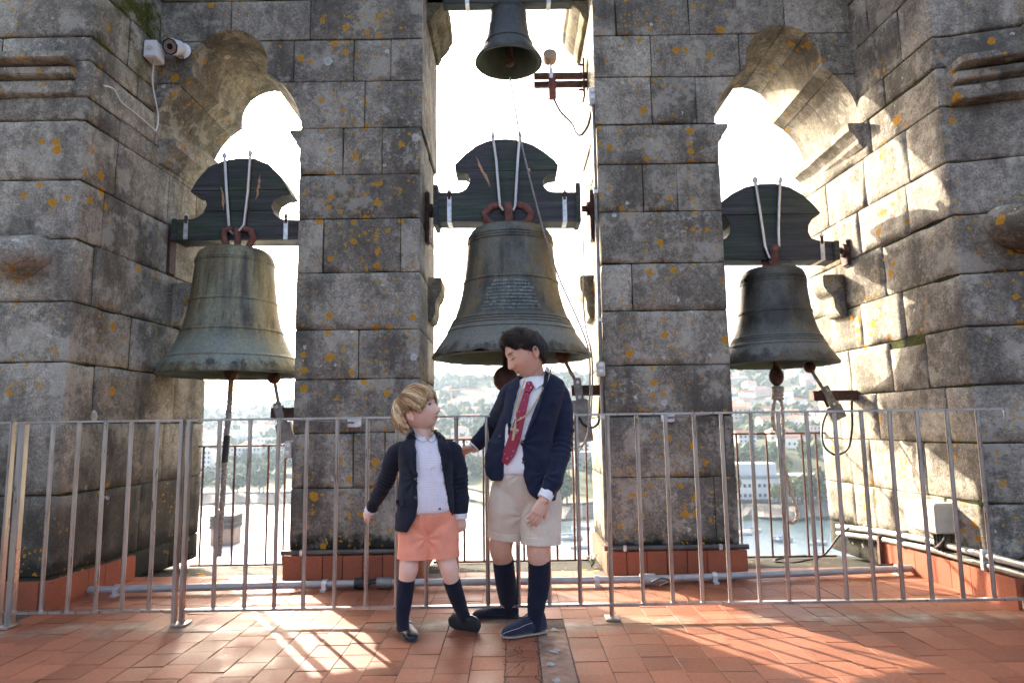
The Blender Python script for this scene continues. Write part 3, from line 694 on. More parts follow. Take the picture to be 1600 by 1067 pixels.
def cable(name, pts, r, mat, label, cat='cable', parent=None, n=8, sub=8):
    pts = [Vector(map(float, p)) for p in pts]; out = []
    q = [pts[0]]+pts+[pts[-1]]
    for i in range(1, len(q)-2):
        for k in range(sub):
            t = k/sub; a, b, c, d = q[i-1], q[i], q[i+1], q[i+2]
            out.append(.5*((2*b)+(-a+c)*t+(2*a-5*b+4*c-d)*t*t+(-a+3*b-3*c+d)*t**3))
    out.append(pts[-1])
    mb = MB()
    if name == 'hemp_rope' or mat in (M['rope'], M['greyrope']):
        L = 0; rings = []; nn = 12
        mb.tube(out, r, nn)
        ob = mb.build(name, mat, parent)
    else: ob = MB().tube(out, r, n).build(name, mat, parent)
    if parent is None: tag(ob, label, cat)
    return ob
cable('cable_bundle', [G(590, 912, .01), G(615, 906, .05), G(600, 908, .02), G(570, 914, .03), G(560, 918, .01), G(580, 905, .06), G(612, 909, .02)], .006, M['black'], 'tangled black cable with plug beside the pipe joint at the left pier foot')
cable('cable_bundle', [G(1018, 909, .06), G(1035, 903, .09), G(1046, 908, .05), G(1030, 915, .02)], .005, M['black'], 'black cable end tucked in the pipe joint below the right pier')
# rust-brown wet stain strip of moss in front of the pipe is part of the floor; a few plants grow in corners
def weed(c, h, n, label):
    e = empty('weed', tuple(c), label, 'plant', 'small weeds at the wall feet'); st = MB(); lf = MB()
    for k in range(n):
        a = random.uniform(0, 6.28); d = Vector((math.cos(a)*.35, math.sin(a)*.35, 1)).normalized(); L = h*random.uniform(.6, 1.)
        p0 = Vector(c); pts = [p0+d*L*t+Vector((math.cos(a), math.sin(a), 0))*.15*L*t*t for t in (0, .35, .7, 1.)]; st.tube(pts, [.0022, .0018, .0014, .0008], 5)
        for j in range(7):
            q = pts[0].lerp(pts[-1], .25+.75*j/6); b = random.uniform(0, 6.28); l = random.uniform(.10, .2)*h+.006; u = Vector((math.cos(b), math.sin(b), .35)); v = u.cross(Vector((0, 0, 1))).normalized()*l*.35
            lf.add([q, q+u*l*.5+v, q+u*l, q+u*l*.5-v], [(0, 1, 2, 3)])
    st.build('stem', M['leaf'], e); lf.build('leaves', M['leaf'], e, None)['kind'] = 'stuff'
weed(G(925, 886, -.02), .10, 14, 'green weed growing at the foot of the right pier beside the pipe')
weed(G(38, 945), .11, 5, 'thin weed sprouting at the foot of the left wall')
weed(G(1562, 938), .05, 6, 'tiny weed in the floor corner below the right end of the railing')
weed(S(1538, 800, 2.53), .12, 5, 'fern-like weed growing out of a joint of the right wall')
weed(G(686, 886, -.02), .09, 10, 'green weed at the foot of the left pier behind the boys')

# ================================================================ bells
BY = 4.8
PROF = [(1.0, .0), (1.005, .012), (.985, .035), (.945, .07), (.895, .115), (.835, .165), (.775, .225), (.72, .295), (.67, .375), (.628, .47), (.598, .57), (.575, .68), (.560, .78), (.548, .86), (.535, .915), (.505, .95), (.44, .975), (.30, .992), (.12, 1.), (.01, 1.)]
def bell(name, c, Rr, H, mat, ridges, label, prof=PROF, chips=.012, crown_r=.54):
    e = empty(name, (c[0], c[1], c[2]), label, 'bell', 'bronze bells')
    hs = sorted(set([h for _, h in prof]+[h+d for h in ridges for d in (-.010, -.006, 0, .006, .010)]+list(np.linspace(0, .95, 40))))
    hh = [h for _, h in prof]; rr_ = [r for r, _ in prof]; pts = []
    for h in hs:
        r = np.interp(h, hh, rr_)
        for q in ridges:
            if abs(h-q) < .0065: r += .013
        pts.append((float(r)*Rr, h*H))
    n = 96; mb = MB(); rings = []
    for r, z in pts:
        rg = []
        for k in range(n):
            a = 2*math.pi*k/n; z2 = z
            if z < .03*H: z2 = z+chips*max(0, noise.noise((math.cos(a)*7+c[0], math.sin(a)*7, 3)))*1.6*(1-z/(.03*H))
            rg.append(Vector((r*math.cos(a), r*math.sin(a), z2)))
        rings.append(rg)
    mb.loft(rings, False)
    o = mb.build('bell_body', mat, None, R(40), loc=(c[0], c[1], c[2])); o.parent = e; o.location = (0, 0, 0)
    ins = [(.995, .004), (.93, .0), (.86, .05), (.77, .14), (.70, .24), (.62, .38), (.56, .55), (.52, .75), (.47, .88), (.25, .93), (.01, .93)]
    mi = MB().lathe([(r*Rr, h*H) for r, h in ins], (0, 0, 0), 64)
    o2 = mi.build('bell_inside', M['bell_in'], None, R(60)); o2.parent = e
    return e
bl = bell('bell', (-1.978, BY, 1.325), .487, .915, M['bell_l'], [.33, .56, .87, .885, .13], 'large pale green bronze bell hanging in the left arch')
bc = bell('bell', (-.003, BY, 1.415), .558, .955, M['bell_c'], [.20, .215, .235, .255, .275, .56, .86, .88, .90], 'huge dark bronze bell hanging in the middle opening', chips=.022)
br = bell('bell', (1.872, BY, 1.345), .402, .70, M['bell_r'], [.19, .205, .225, .25, .27, .52, .535, .83, .86, .88], 'medium dark bronze bell hanging in the right arch')
bs = bell('bell', (.004, BY, 3.628), .250, .452, M['bell_s'], [.30, .31, .87, .9], 'small grey bronze bell hanging high above the huge bell', chips=.003)
# raised rows of worn lettering on the big bell
mb = MB(); random.seed(12)
for row in range(9):
    h = .315+.0255*row; r = float(np.interp(h, [p[1] for p in PROF], [p[0] for p in PROF]))*.558; r2 = float(np.interp(h+.012, [p[1] for p in PROF], [p[0] for p in PROF]))*.558
    half = .50-.012*row if row < 7 else .36
    for k in range(30):
        a = -math.pi/2-half+2*half*k/29+random.uniform(-.006, .006)
        if random.random() < .07: continue
        for s_ in range(random.choice((2, 3))):
            da = random.uniform(-.009, .009); hz0 = h+random.uniform(-.003, .003); tall = random.random() < .6
            w_, t_ = (.0028, .016) if tall else (.009, .005)
            n_ = Vector((math.cos(a+da), math.sin(a+da), 0)); tg = Vector((-n_.y, n_.x, 0)); rr2 = r+(r2-r)*.5+.0005
            p = Vector((-.003, BY, 1.415+hz0*.955))+n_*rr2; sl = (r2-r)/(.012*.955)
            upv = (Vector((0, 0, 1))+n_*sl).normalized()
            q = [p-tg*w_-upv*t_/2, p+tg*w_-upv*t_/2, p+tg*w_+upv*t_/2, p-tg*w_+upv*t_/2]
            mb.add(q+[x+n_*.006 for x in q], ((4, 5, 6, 7), (0, 1, 5, 4), (1, 2, 6, 5), (2, 3, 7, 6), (3, 0, 4, 7)))
ins_ = mb.build('inscription', plain('inscription_verdigris', c3(.17, .195, .175), .7, .2, .5, 30), bc, None); ins_['kind'] = 'stuff'
# clappers and ropes
def clapper(e, x, z, r, ztop, long=1.25, name='clapper'):
    mb = MB(); mb.tube([(x, BY, ztop), (x, BY, z+r)], [.014, .02], 10); mb.sphere((x, BY, z), (r, r, r*long)); return mb.build(name, M['iron'], e)
c = P(790, 592, 4.8); clapper(bc, float(c[0]), float(c[2]), .088, 2.1, 1.05)
c = P(1213, 588, 4.8); clapper(br, float(c[0]), float(c[2]), .05, 1.85, 1.35)
c = P(797, 100, 4.8); clapper(bs, float(c[0]), float(c[2])+.02, .035, 3.95, 1.3)
c = P(362, 588, 4.8); clapper(bl, float(c[0]), float(c[2])+.03, .05, 2.0, 1.3)
def twisted(name, pts, r, mat, label):
    """a laid rope: three strands wound round one another"""
    pts = [Vector(map(float, p)) for p in pts]; q = [pts[0]]+pts+[pts[-1]]; out = []
    for i in range(1, len(q)-2):
        m_ = max(3, int((q[i+1]-q[i]).length/.008))
        for k in range(m_):
            t = k/m_; a, b, cc, d = q[i-1], q[i], q[i+1], q[i+2]
            out.append(.5*((2*b)+(-a+cc)*t+(2*a-5*b+4*cc-d)*t*t+(-a+3*b-3*cc+d)*t**3))
    out.append(pts[-1]); mb = MB(); ref = Vector((.3, 1, .2)).normalized()
    for s_ in range(3):
        st = []
        for i, p in enumerate(out):
            t = (out[min(i+1, len(out)-1)]-out[max(i-1, 0)]).normalized(); u = (ref-t*ref.dot(t)).normalized(); v = t.cross(u); a = i*.62+s_*2.094
            st.append(p+(u*math.cos(a)+v*math.sin(a))*r*.52)
        mb.tube(st, r*.56, 6)
    o = mb.build(name, mat, None); return tag(o, label, 'rope', 'bell ropes') if label else o
YR = 4.79
rl = twisted('bell_rope', [P(361, 592, YR), P(358, 640, YR), P(352, 700, YR), P(349, 760, YR), P(345, 820, YR), P(342, 868, YR)], .019, M['greyrope'], 'grey rope hanging from the clapper of the pale green bell')
o = MB().tube([P(355, 680, YR-.001), P(351, 722, YR-.001)], .022, 10).build('tape', M['black'], rl)
rr_ = twisted('bell_rope', [P(1213, 612, YR), P(1208, 640, YR), P(1209, 665, YR), P(1216, 680, YR), P(1226, 730, YR), P(1243, 790, YR), P(1246, 806, YR), P(1240, 816, YR), P(1232, 812, YR), P(1229, 790, YR), P(1224, 700, YR), P(1222, 640, YR), P(1216, 612, YR)], .0135, M['rope'], 'pale looped rope hanging from the clapper of the right bell')
mb = MB()
for k in range(5):
    c = P(1215, 606+4*k, YR-.005); mb.tube([Vector(c)+Vector((math.cos(a)*.033, math.sin(a)*.03, .006*math.sin(a+k))) for a in np.linspace(0, 6.28, 17)], .011, 7)
mb.build('knot', M['rope'], rr_)
cable('pull_cord', [P(797, 122, 4.75), P(805, 170, 4.68), P(815, 225, 4.62), P(845, 345, 4.58), P(872, 430, 4.55), P(905, 505, 4.53), P(919, 545, 4.52), P(922, 590, 4.51), P(920, 660, 4.50), P(915, 688, 4.50), P(903, 700, 4.48)], .0062, M['greyrope'], 'thin pale cord running from the small bell down past the huge bell', 'cord')
cable('pull_cord', [P(913, 345, 4.7), P(911, 430, 4.68), P(914, 505, 4.66), P(925, 560, 4.6), P(924, 640, 4.55), P(918, 680, 4.52), P(905, 705, 4.5)], .0055, M['greyrope'], 'thin grey cord hanging from the bearing of the huge bell', 'cord')

# headstocks: painted timber, iron fittings
def headstock(poly, y0, y1, label, loops, straps, rods, ends, seams=()):
    w_ = [P(px, py, y0) for px, py in poly]; xz = [(float(p[0]), float(p[2])) for p in w_]
    cx = sum(p[0] for p in xz)/len(xz); zb = min(p[1] for p in xz)
    e = empty('headstock', (cx, (y0+y1)/2, zb), label, 'headstock', 'wooden headstocks of the bells')
    # timber built of boards: cut the outline at the seams
    zs = [min(z for _, z in xz)-.01]+sorted(float(P(poly[0][0], s_, y0)[2]) for s_ in seams)+[max(z for _, z in xz)+.01]
    body = MB().prism([(x-cx, z-zb) for x, z in xz], -(y1-y0)/2, (y1-y0)/2).mesh('timber')
    for a, b in zip(zs[:-1], zs[1:]):
        cb_ = [MB().box((-3, -1, -3), (3, 1, a-zb+.0012)).mesh('c'), MB().box((-3, -1, b-zb-.0012), (3, 1, 6)).mesh('c')]
        me = cut(body.copy(), cb_); bm = bmesh.new(); bm.from_mesh(me)
        es = [q for q in bm.edges if len(q.link_faces) == 2 and q.calc_face_angle(0) > R(60)]
        bmesh.ops.bevel(bm, geom=es, offset=.004, segments=1, affect='EDGES', clamp_overlap=True); bm.to_mesh(me); bm.free(); smooth(me, R(30))
        o = link('timber_board', me, M['wood']); o.parent = e
    for px in straps:
        t0 = P(px, loops['top'], y0); b0 = P(px, loops['bot'], y0); s_ = MB()
        s_.box((t0[0]-.015, y0-.006, b0[2]-.006), (t0[0]+.015, y1+.006, b0[2]-.0005)); s_.box((t0[0]-.015, y0-.006, b0[2]-.004), (t0[0]+.015, y0-.0005, t0[2]))
        s_.build('strap', M['zinc'], e, None, .001)
        MB().tube([(t0[0], y0-.004, t0[2]-.02), (t0[0], y0-.004, t0[2]+.035)], .011, 8).build('bolt', M['iron'], e)
        MB().lathe([(.016, 0), (.016, .012), (.006, .02), (.001, .035)], (t0[0], y0-.004, t0[2]+.032), 8).build('nut', M['zinc'], e)
    for pts in rods:
        w2 = [P(px, py, y0-.018-(.02 if i == 0 else 0)) for i, (px, py) in enumerate(pts)]
        MB().tube(w2, .0115, 8).build('tie_rod', M['steel'], e)
        MB().lathe([(.018, 0), (.018, .02), (.008, .03), (.002, .045)], tuple(w2[-1]), 8).build('nut', M['zinc'], e)
    for px, ya, yb, wd in ends:
        a = P(px, ya, y0); b = P(px, yb, y0); MB().box((a[0]-wd/2, y0-.02, b[2]), (a[0]+wd/2, y1+.02, a[2])).build('end_cleat', M['wood'], e, None, .004)
    return e
zc_ = lambda pts, x0, y0_, s_: [(x0+x/s_, y0_+y/s_) for x, y in pts]
HC = zc_([(190, 830), (190, 605), (370, 605), (405, 598), (440, 575), (462, 540), (470, 505), (458, 465), (425, 446), (358, 445), (352, 385), (430, 310), (520, 240), (600, 205), (680, 188), (760, 185), (850, 195), (960, 230), (1050, 285), (1130, 350), (1162, 390), (1150, 455), (1090, 462), (1052, 485), (1040, 520), (1052, 560), (1075, 588), (1110, 600), (1150, 602), (1325, 602), (1325, 830)], 640, 180, 5)
HL = zc_([(66, 435), (66, 362), (125, 362), (150, 355), (172, 338), (184, 312), (178, 288), (160, 274), (126, 266), (150, 225), (190, 180), (240, 158), (300, 148), (350, 150), (400, 170), (440, 210), (465, 250), (478, 275), (445, 279), (418, 295), (408, 318), (418, 342), (436, 357), (460, 363), (525, 363), (525, 432)], 240, 180, 2.223)
HR = zc_([(545, 433), (545, 348), (470, 343), (440, 332), (425, 305), (425, 275), (440, 248), (482, 216), (450, 178), (400, 132), (340, 97), (270, 80), (200, 82), (130, 97), (70, 128), (18, 168), (4, 216), (40, 235), (62, 270), (62, 305), (45, 332), (20, 343), (-50, 345), (-50, 433)], 1120, 260, 2.965)
hy0, hy1 = 4.71, 4.89
hc = headstock(HC, hy0, hy1, 'green black timber headstock above the huge middle bell', dict(top=308, bot=346), (702, 882), [[(787, 330), (781, 322), (775, 250), (770, 214)], [(801, 330), (805, 322), (809, 250), (812, 214)]], [(681, 290, 352, .035), (902.5, 287, 348, .035)], (269,))
hl = headstock(HL, hy0, hy1, 'green black timber headstock above the pale green left bell', dict(top=345, bot=373), (291, 447), [[(366, 367), (358, 360), (354, 300), (351, 246)], [(373, 362), (381, 352), (387, 300), (391, 242)]], [(274, 343, 376, .035)], (299, 331))
hr = headstock(HR, hy0, hy1, 'green black timber headstock above the right bell with its worn end', dict(top=377, bot=405), (1284,), [[(1203, 404), (1195, 385), (1187, 330), (1180, 284)], [(1217, 386), (1216, 360), (1217, 320), (1219, 284)]], [(1305, 377, 406, .04)], (334,))
# split in the paint
for px0, py0, px1, py1, e in ((745, 246, 766, 292, hc), (822, 262, 830, 268, hc), (346, 292, 350, 330, hl), (407, 272, 400, 312, hl)):
    a = P(px0, py0, hy0-.002); b = P(px1, py1, hy0-.002); mb = MB(); n_ = Vector((b[2]-a[2], 0, a[0]-b[0])).normalized()
    V = []
    for k in range(9):
        t = k/8; q = Vector(a).lerp(Vector(b), t)+n_*random.uniform(-.006, .006); wd = .011*math.sin(math.pi*min(max(t, .06), .94))*random.uniform(.4, 1.2); V += [q-n_*wd, q+n_*wd]
    mb.add(V, [(2*k, 2*k+1, 2*k+3, 2*k+2) for k in range(8)]); mb.build('paint_split', M['barewood'], e, None)
# iron crown loops of the bells (canons)
def canons(e, paths, rad):
    for pts in paths: MB().tube([P(px, py, BY-dy) for px, py, dy in pts], rad, 10).build('canon', M['rustred'], e)
canons(bc, [[(795, 358, .11), (795, 340, .13), (794, 322, .12), (795, 318, .0)],
            [(783, 320, .08), (768, 324, .09), (757, 335, .09), (760, 344, .09), (770, 352, .09), (768, 360, .07)],
            [(806, 320, .08), (821, 324, .09), (830, 335, .09), (827, 344, .09), (815, 353, .09), (818, 360, .07)]], .030)
canons(bl, [[(357, 388, .12), (350, 374, .13), (350, 362, .12), (362, 357, .10)], [(371, 388, .10), (372, 374, .11), (371, 358, .10)], [(388, 388, .12), (396, 372, .13), (392, 361, .12), (380, 358, .10)]], .024)
canons(br, [[(1207, 420, .11), (1211, 405, .13), (1209, 392, .14), (1213, 386, .12)], [(1199, 420, .06), (1195, 410, .04), (1199, 398, .0)]], .026)
canons(bs, [[(795, 14, .03), (795, 2, .03)], [(787, 14, .0), (786, 2, .0)], [(803, 14, .0), (804, 2, .0)]], .02)
# beam of the small bell
a = P(716, 6, BY); z_ = float(a[2])
e = empty('bell_beam', (0, BY, z_), 'dark timber beam carrying the small bell at the top of the photo', 'beam')
MB().box((-.60, BY-.05, z_-.03), (.60, BY+.05, z_+.06)).build('beam_timber', M['wood'], e, None, .005)
for x in (-.30, .31): MB().box((x-.015, BY-.056, z_-.036), (x+.015, BY+.056, z_+.066)).build('strap', M['zinc'], e, None, .001)
# iron bearings: plate on the pier, gudgeon pin
def bearing(x, sgn, z, label, h0=.25, h1=.14, th=.03):
    e = empty('bearing', (x, BY, z), label, 'bearing', 'iron bearings of the headstocks')
    MB().box((min(x, x+sgn*th), BY-.055, z-h0), (max(x, x+sgn*th), BY+.055, z+h1)).build('bearing_plate', M['iron'], e, None, .012)
    mb = MB(); mb.tube([(x, BY, z), (x+sgn*.085, BY, z)], .024, 12); mb.tube([(x, BY, z), (x+sgn*.05, BY, z)], .05, 12); mb.build('gudgeon', M['iron'], e)
zc0 = float(P(800, 328, BY)[2])
bearing(-.612, 1, zc0, 'rusty bearing plate on the left pier holding the middle headstock'); bearing(.605, -1, zc0, 'rusty bearing plate on the right pier holding the middle headstock')
zl0 = float(P(370, 362, BY)[2]); bearing(-2.462, 1, zl0, 'rusty bearing plate on the left side wall holding the left headstock', .32, .06)
zr0 = float(P(1300, 392, BY)[2]); bearing(2.425, -1, zr0, 'rusty bearing plate on the right side wall holding the right headstock', .12, .08)
bearing(-1.447, -1, zl0, 'rusty bearing plate on the left pier facing the left arch', .2, .1); bearing(1.443, 1, zr0, 'rusty bearing plate on the right pier facing the right arch', .2, .1)

# electric striking hammers
def hammer(ball, piv, low, Yh, rb, beam, label, boxpx=None):
    """ball head on an arm that turns on a pivot plate, carried by an iron beam fixed in the stone"""
    b = Vector(P(*ball, Yh)); p = Vector(P(*piv, Yh)); l = Vector(P(*low, Yh)); e = empty('bell_hammer', tuple(p), label, 'hammer', 'electric bell hammers')
    mb = MB(); mb.sphere(tuple(b), (rb, rb*1.15, rb)); mb.build('hammer_head', M['iron'], e)
    MB().tube([b, p], .013, 8).build('arm', M['greymetal'], e)
    d = (l-p).normalized(); s_ = Vector((d.z, 0, -d.x))
    for nm, a0, a1, w_, y_, m_ in (('pivot_plate', -.05, .12, .028, -.03, 'greymetal'), ('magnet_box', .10, (l-p).length, .055, .0, 'greymetal'), ('side_plate', -.03, (l-p).length*.9, .018, .045, 'iron')):
        q = [p+d*a0-s_*w_, p+d*a0+s_*w_, p+d*a1+s_*w_, p+d*a1-s_*w_]; mb = MB(); th = .05 if nm == 'magnet_box' else .012
        mb.add([x+Vector((0, y_-th/2, 0)) for x in q]+[x+Vector((0, y_+th/2, 0)) for x in q], ((0, 1, 2, 3), (7, 6, 5, 4), (0, 4, 5, 1), (1, 5, 6, 2), (2, 6, 7, 3), (3, 7, 4, 0)))
        mb.build(nm, M[m_], e, None, .003)
    for t in (-.02, .085):
        q = p+d*t+Vector((0, -.04, 0)); MB().lathe([(.001, .012), (.010, .012), (.012, .008), (.012, 0)], (0, 0, 0), 8, M=Matrix.Translation(q) @ Matrix.Rotation(math.pi/2, 4, 'X')).build('bolt', M['zinc'], e)
    x0, x1, yy, zz = beam
    MB().box((min(x0, x1), Yh-.02, zz-.035), (max(x0, x1), Yh+.06, zz+.035)).build('carrier_beam', M['iron'], e, None, .003)
    return e
z_ = float(P(900, 610, 4.85)[2]); hm = hammer((879, 556), (902, 602), (915, 690), 4.75, .055, (float(P(893, 610, 4.75)[0]), .62, 0, float(P(900, 610, 4.75)[2])), 'electric hammer with a round head under the huge middle bell')
hm2 = hammer((1265, 574), (1290, 614), (1310, 655), 4.85, .040, (float(P(1270, 620, 4.85)[0]), 2.44, 0, float(P(1300, 618, 4.85)[2])), 'electric hammer bolted to the sunlit wall under the right bell')
hm3 = hammer((428, 590), (437, 640), (450, 690), 4.8, .045, (float(P(424, 645, 4.8)[0]), -1.42, 0, float(P(430, 645, 4.8)[2])), 'electric hammer beside the left pier under the pale green bell')
Yh = 4.95
hm4 = empty('bell_hammer', tuple(P(865, 130, Yh)), 'small hammer on two iron arms beside the small bell', 'hammer', 'electric bell hammers')
b = P(859, 90, Yh-.05); MB().lathe([(.001, -.035), (.05, -.035), (.053, -.02), (.053, .02), (.05, .035), (.001, .035)], (0, 0, 0), 20, M=Matrix.Translation(Vector(b)) @ Matrix.Rotation(R(72), 4, 'X')).build('hammer_head', plain('hammer_wood', c3(.36, .27, .20), .8), hm4)
MB().tube([P(859, 95, Yh-.05), P(862, 128, Yh-.05)], .008, 8).build('arm', M['zinc'], hm4)
for y0_, y1_ in ((116, 123), (129, 136)):
    a = P(834, y0_, Yh); b = P(918, y1_, Yh); MB().box((a[0], Yh-.02, b[2]), (.62, Yh+.02, a[2])).build('carrier_beam', M['iron'], hm4, None, .003)
q0, q1 = Vector(P(861, 115, Yh-.05)), Vector(P(864, 155, Yh-.05)); MB().box((q0.x-.02, Yh-.07, q1.z), (q1.x+.025, Yh-.024, q0.z)).build('magnet_box', M['rustred'], hm4, None, .004)
MB().box((q0.x-.014, Yh-.078, q0.z-.05), (q0.x+.012, Yh-.071, q0.z+.03)).build('pivot_plate', M['zinc'], hm4, None, .002)
a, b = P(918, 93, Yh-.03), P(915, 153, Yh-.03); MB().box((.565, Yh-.06, b[2]), (.58, Yh+.05, a[2])).build('wall_plate', M['iron'], hm4, None, .003)
for k in range(3): MB().tube([(.53, Yh-.04, a[2]-.05-.1*k), (.57, Yh-.04, a[2]-.05-.1*k)], .009, 8).build('bolt', M['iron'], hm4)
cable('hammer_cable', [P(866, 156, 4.88), P(876, 175, 4.86), P(893, 193, 4.8), P(900, 208, 4.75), P(908, 211, 4.7), P(918, 198, 4.65), P(923, 180, 4.6), P(925, 165, 4.58)], .009, M['black'], 'black cable looping from the small hammer to the box on the right pier')
cable('hammer_cable', [P(905, 652, 4.72), P(912, 663, 4.70), P(925, 668, 4.66), P(935, 660, 4.6), P(937, 640, 4.57), P(938, 620, 4.56)], .0085, M['black'], 'black cable looping from the middle hammer to the right pier')
cable('hammer_cable', [P(1294, 640, 4.83), P(1285, 665, 4.8), P(1287, 695, 4.75), P(1305, 710, 4.7), P(1325, 700, 4.66), P(1331, 670, 4.62), P(1331, 640, 4.60), P(1331, 625, 4.58)], .008, M['black'], 'black cable looping under the hammer on the sunlit wall')
# conduit and boxes on the right pier's inner face
cond = empty('conduit', (.59, 4.54, 0), 'grey conduit running up the inner edge of the right pier', 'conduit')
MB().tube([(.592, 4.535, .2), (.590, 4.535, float(P(930, 140, 4.535)[2]))], .013, 10).build('conduit_tube', M['greymetal'], cond)
for py in (300, 500, 652): z = float(P(938, py, 4.535)[2]); MB().box((.574, 4.518, z-.012), (.607, 4.55, z+.012)).build('pipe_clip', M['zinc'], cond, None, .002)
def box_(name, c, sz, mat, label, cat='box', knobs=2, bevel=.006):
    e = empty(name, tuple(c), label, cat); MB().box((c[0]-sz[0]/2, c[1]-sz[1]/2, c[2]-sz[2]/2), (c[0]+sz[0]/2, c[1]+sz[1]/2, c[2]+sz[2]/2)).build('housing', mat, e, None, bevel)
    for k in range(knobs):
        z = c[2]+sz[2]*(.22-.44*k); MB().sphere((c[0], c[1]-sz[1]/2, z), (.017, .012, .017)).build('knob', M['whiteplastic'], e)
    return e
box_('junction_box', P(925, 152, 4.53), (.05, .06, .12), M['whiteplastic'], 'white junction box at the top of the conduit on the right pier')
box_('junction_box', P(938, 577, 4.50), (.055, .07, .095), M['cream'], 'small cream junction box with two knobs on the right pier')
box_('junction_box', P(452, 702, 4.53), (.045, .07, .11), M['cream'], 'small cream junction box with two knobs at the left pier edge')
# cream cabinet, conduits and cables on the right wall
a, b = S(1440, 783, 2.50), S(1500, 835, 2.50)
e = empty('cabinet', (2.47, 4.12, .2), 'cream plastic cabinet on the sunlit foot of the right wall', 'cabinet')
MB().box((2.395, 3.985, .305), (2.515, 4.285, .475)).build('housing', M['cream'], e, None, .008)
MB().box((2.388, 4.08, .310), (2.394, 4.28, .470)).build('lid', M['cream'], e, None, .002)
for k, yy in enumerate((4.05, 4.08, 4.11)): MB().tube([(2.46, yy, .31), (2.46, yy, .2)], .010, 8).build('cable_tail', M['black'], e)
e = empty('wall_conduits', (2.48, 4.4, .15), 'pair of pale conduits running along the foot of the right wall', 'conduit')
for k, (z0, z1, m_) in enumerate(((.235, .225, 'pipe'), (.185, .175, 'greymetal'))):
    MB().tube([(2.415+.06*(4.57-5.2)+.02, 5.2, z0-.06), (2.44, 4.7, z0-.02), (2.475, 4.2, z0), (2.53, 3.35, z1)], .019, 10).build('conduit_tube', M[m_], e)
    for yy in (3.75, 4.45): MB().box((2.43+.06*(4.57-yy), yy-.013, z0-.03), (2.475+.06*(4.57-yy), yy+.013, z0+.026)).build('pipe_clip', M['zinc'], e, None, .002)
MB().box((2.415, 4.66, .0), (2.45, 4.69, .19)).build('upright', M['iron'], e, None, .002)
cable('cable', [P(1327, 824, 5.0), P(1310, 838, 5.05), P(1298, 855, 5.1), P(1285, 868, 5.1), P(1265, 874, 5.05), P(1235, 879, 5.0), P(1210, 876, 5.05), P(1230, 870, 5.1), P(1260, 868, 5.12)], .007, M['black'], 'dark cable curled on the sill of the right opening')
cable('cable', [G(1385, 885, .02), G(1420, 884, .03), G(1432, 876, .07), G(1446, 866, .11), S(1470, 850, 2.42), S(1478, 836, 2.44)], .009, M['black'], 'black cable hanging from the cabinet to the pipe end')
o = MB().tube([G(1368, 886, .02), G(1395, 884, .02)], .018, 10).build('cable_plug', M['black']); tag(o, 'black cable plug lying by the pipe end in the sun', 'plug')
# surveillance camera and its box, high on the left
cc = P(270, 74, 4.38); e = empty('security_camera', tuple(P(283, 80, 4.49)), 'white round surveillance camera high on the bell wall, left', 'camera')
MB().lathe([(.001, 0), (.055, 0), (.058, .008), (.045, .02), (.02, .028), (.001, .03)], (0, 0, 0), 24, M=Matrix.Translation(Vector(P(286, 81, 4.488))) @ Matrix.Rotation(math.pi/2, 4, 'X')).build('mount_disc', M['whiteplastic'], e)
aim = Vector((-.12, -.9, -.42)).normalized(); Mx = Matrix.Translation(Vector(cc)) @ aim.to_track_quat('Z', 'Y').to_matrix().to_4x4()
MB().lathe([(.001, -.09), (.042, -.09), (.05, -.07), (.053, .01), (.056, .012), (.056, .03), (.05, .032)], (0, 0, 0), 24, M=Mx).build('camera_body', M['whiteplastic'], e)
MB().lathe([(.057, .031), (.057, .036), (.048, .037), (.046, .033)], (0, 0, 0), 8, M=Mx).build('front_ring', M['black'], e)
MB().lathe([(.049, .033), (.02, .034), (.001, .034)], (0, 0, 0), 24, M=Mx).build('lamp_ring', M['ringbeige'], e)
MB().lathe([(.021, .034), (.021, .040), (.012, .043), (.001, .043)], (0, 0, 0), 16, M=Mx).build('lens', M['lens'], e)
for k in range(8):
    a = k*math.pi/4; q = Mx @ Vector((math.cos(a)*.034, math.sin(a)*.034, .036)); MB().sphere(tuple(q), .0035, 6, 4).build('lamp', M['lens'], e)
MB().tube([Vector(cc)-aim*.06, P(280, 80, 4.46)], .014, 10).build('swivel_arm', M['whiteplastic'], e)
e = empty('camera_box', tuple(P(250, 97, 4.40)), 'white cable box below the surveillance camera in the mossy corner', 'box')
MB().box((-2.445, 4.30, 3.435), (-2.36, 4.42, 3.555)).build('housing', M['whiteplastic'], e, None, .006)
MB().lathe([(.014, 0), (.014, .012), (.001, .014)], (0, 0, 0), 10, M=Matrix.Translation((-2.40, 4.299, 3.50)) @ Matrix.Rotation(math.pi/2, 4, 'X')).build('screw_cap', M['cream'], e)
cable('camera_wire', [(-2.40, 4.36, 3.44), (-2.425, 4.40, 3.30), S(247, 180, -2.432), S(244, 203, -2.436), S(238, 200, -2.438), S(215, 180, -2.442), S(190, 160, -2.447), S(178, 140, -2.452), S(162, 134, -2.458)], .0048, M['whiteplastic'], 'white wire running along the left wall from the camera box', 'wire')
cable('camera_wire', [P(285, 85, 4.47), P(287, 100, 4.47), P(282, 110, 4.46), P(272, 112, 4.44), P(262, 109, 4.40)], .003, M['black'], 'thin dark wire between surveillance camera and its box', 'wire')
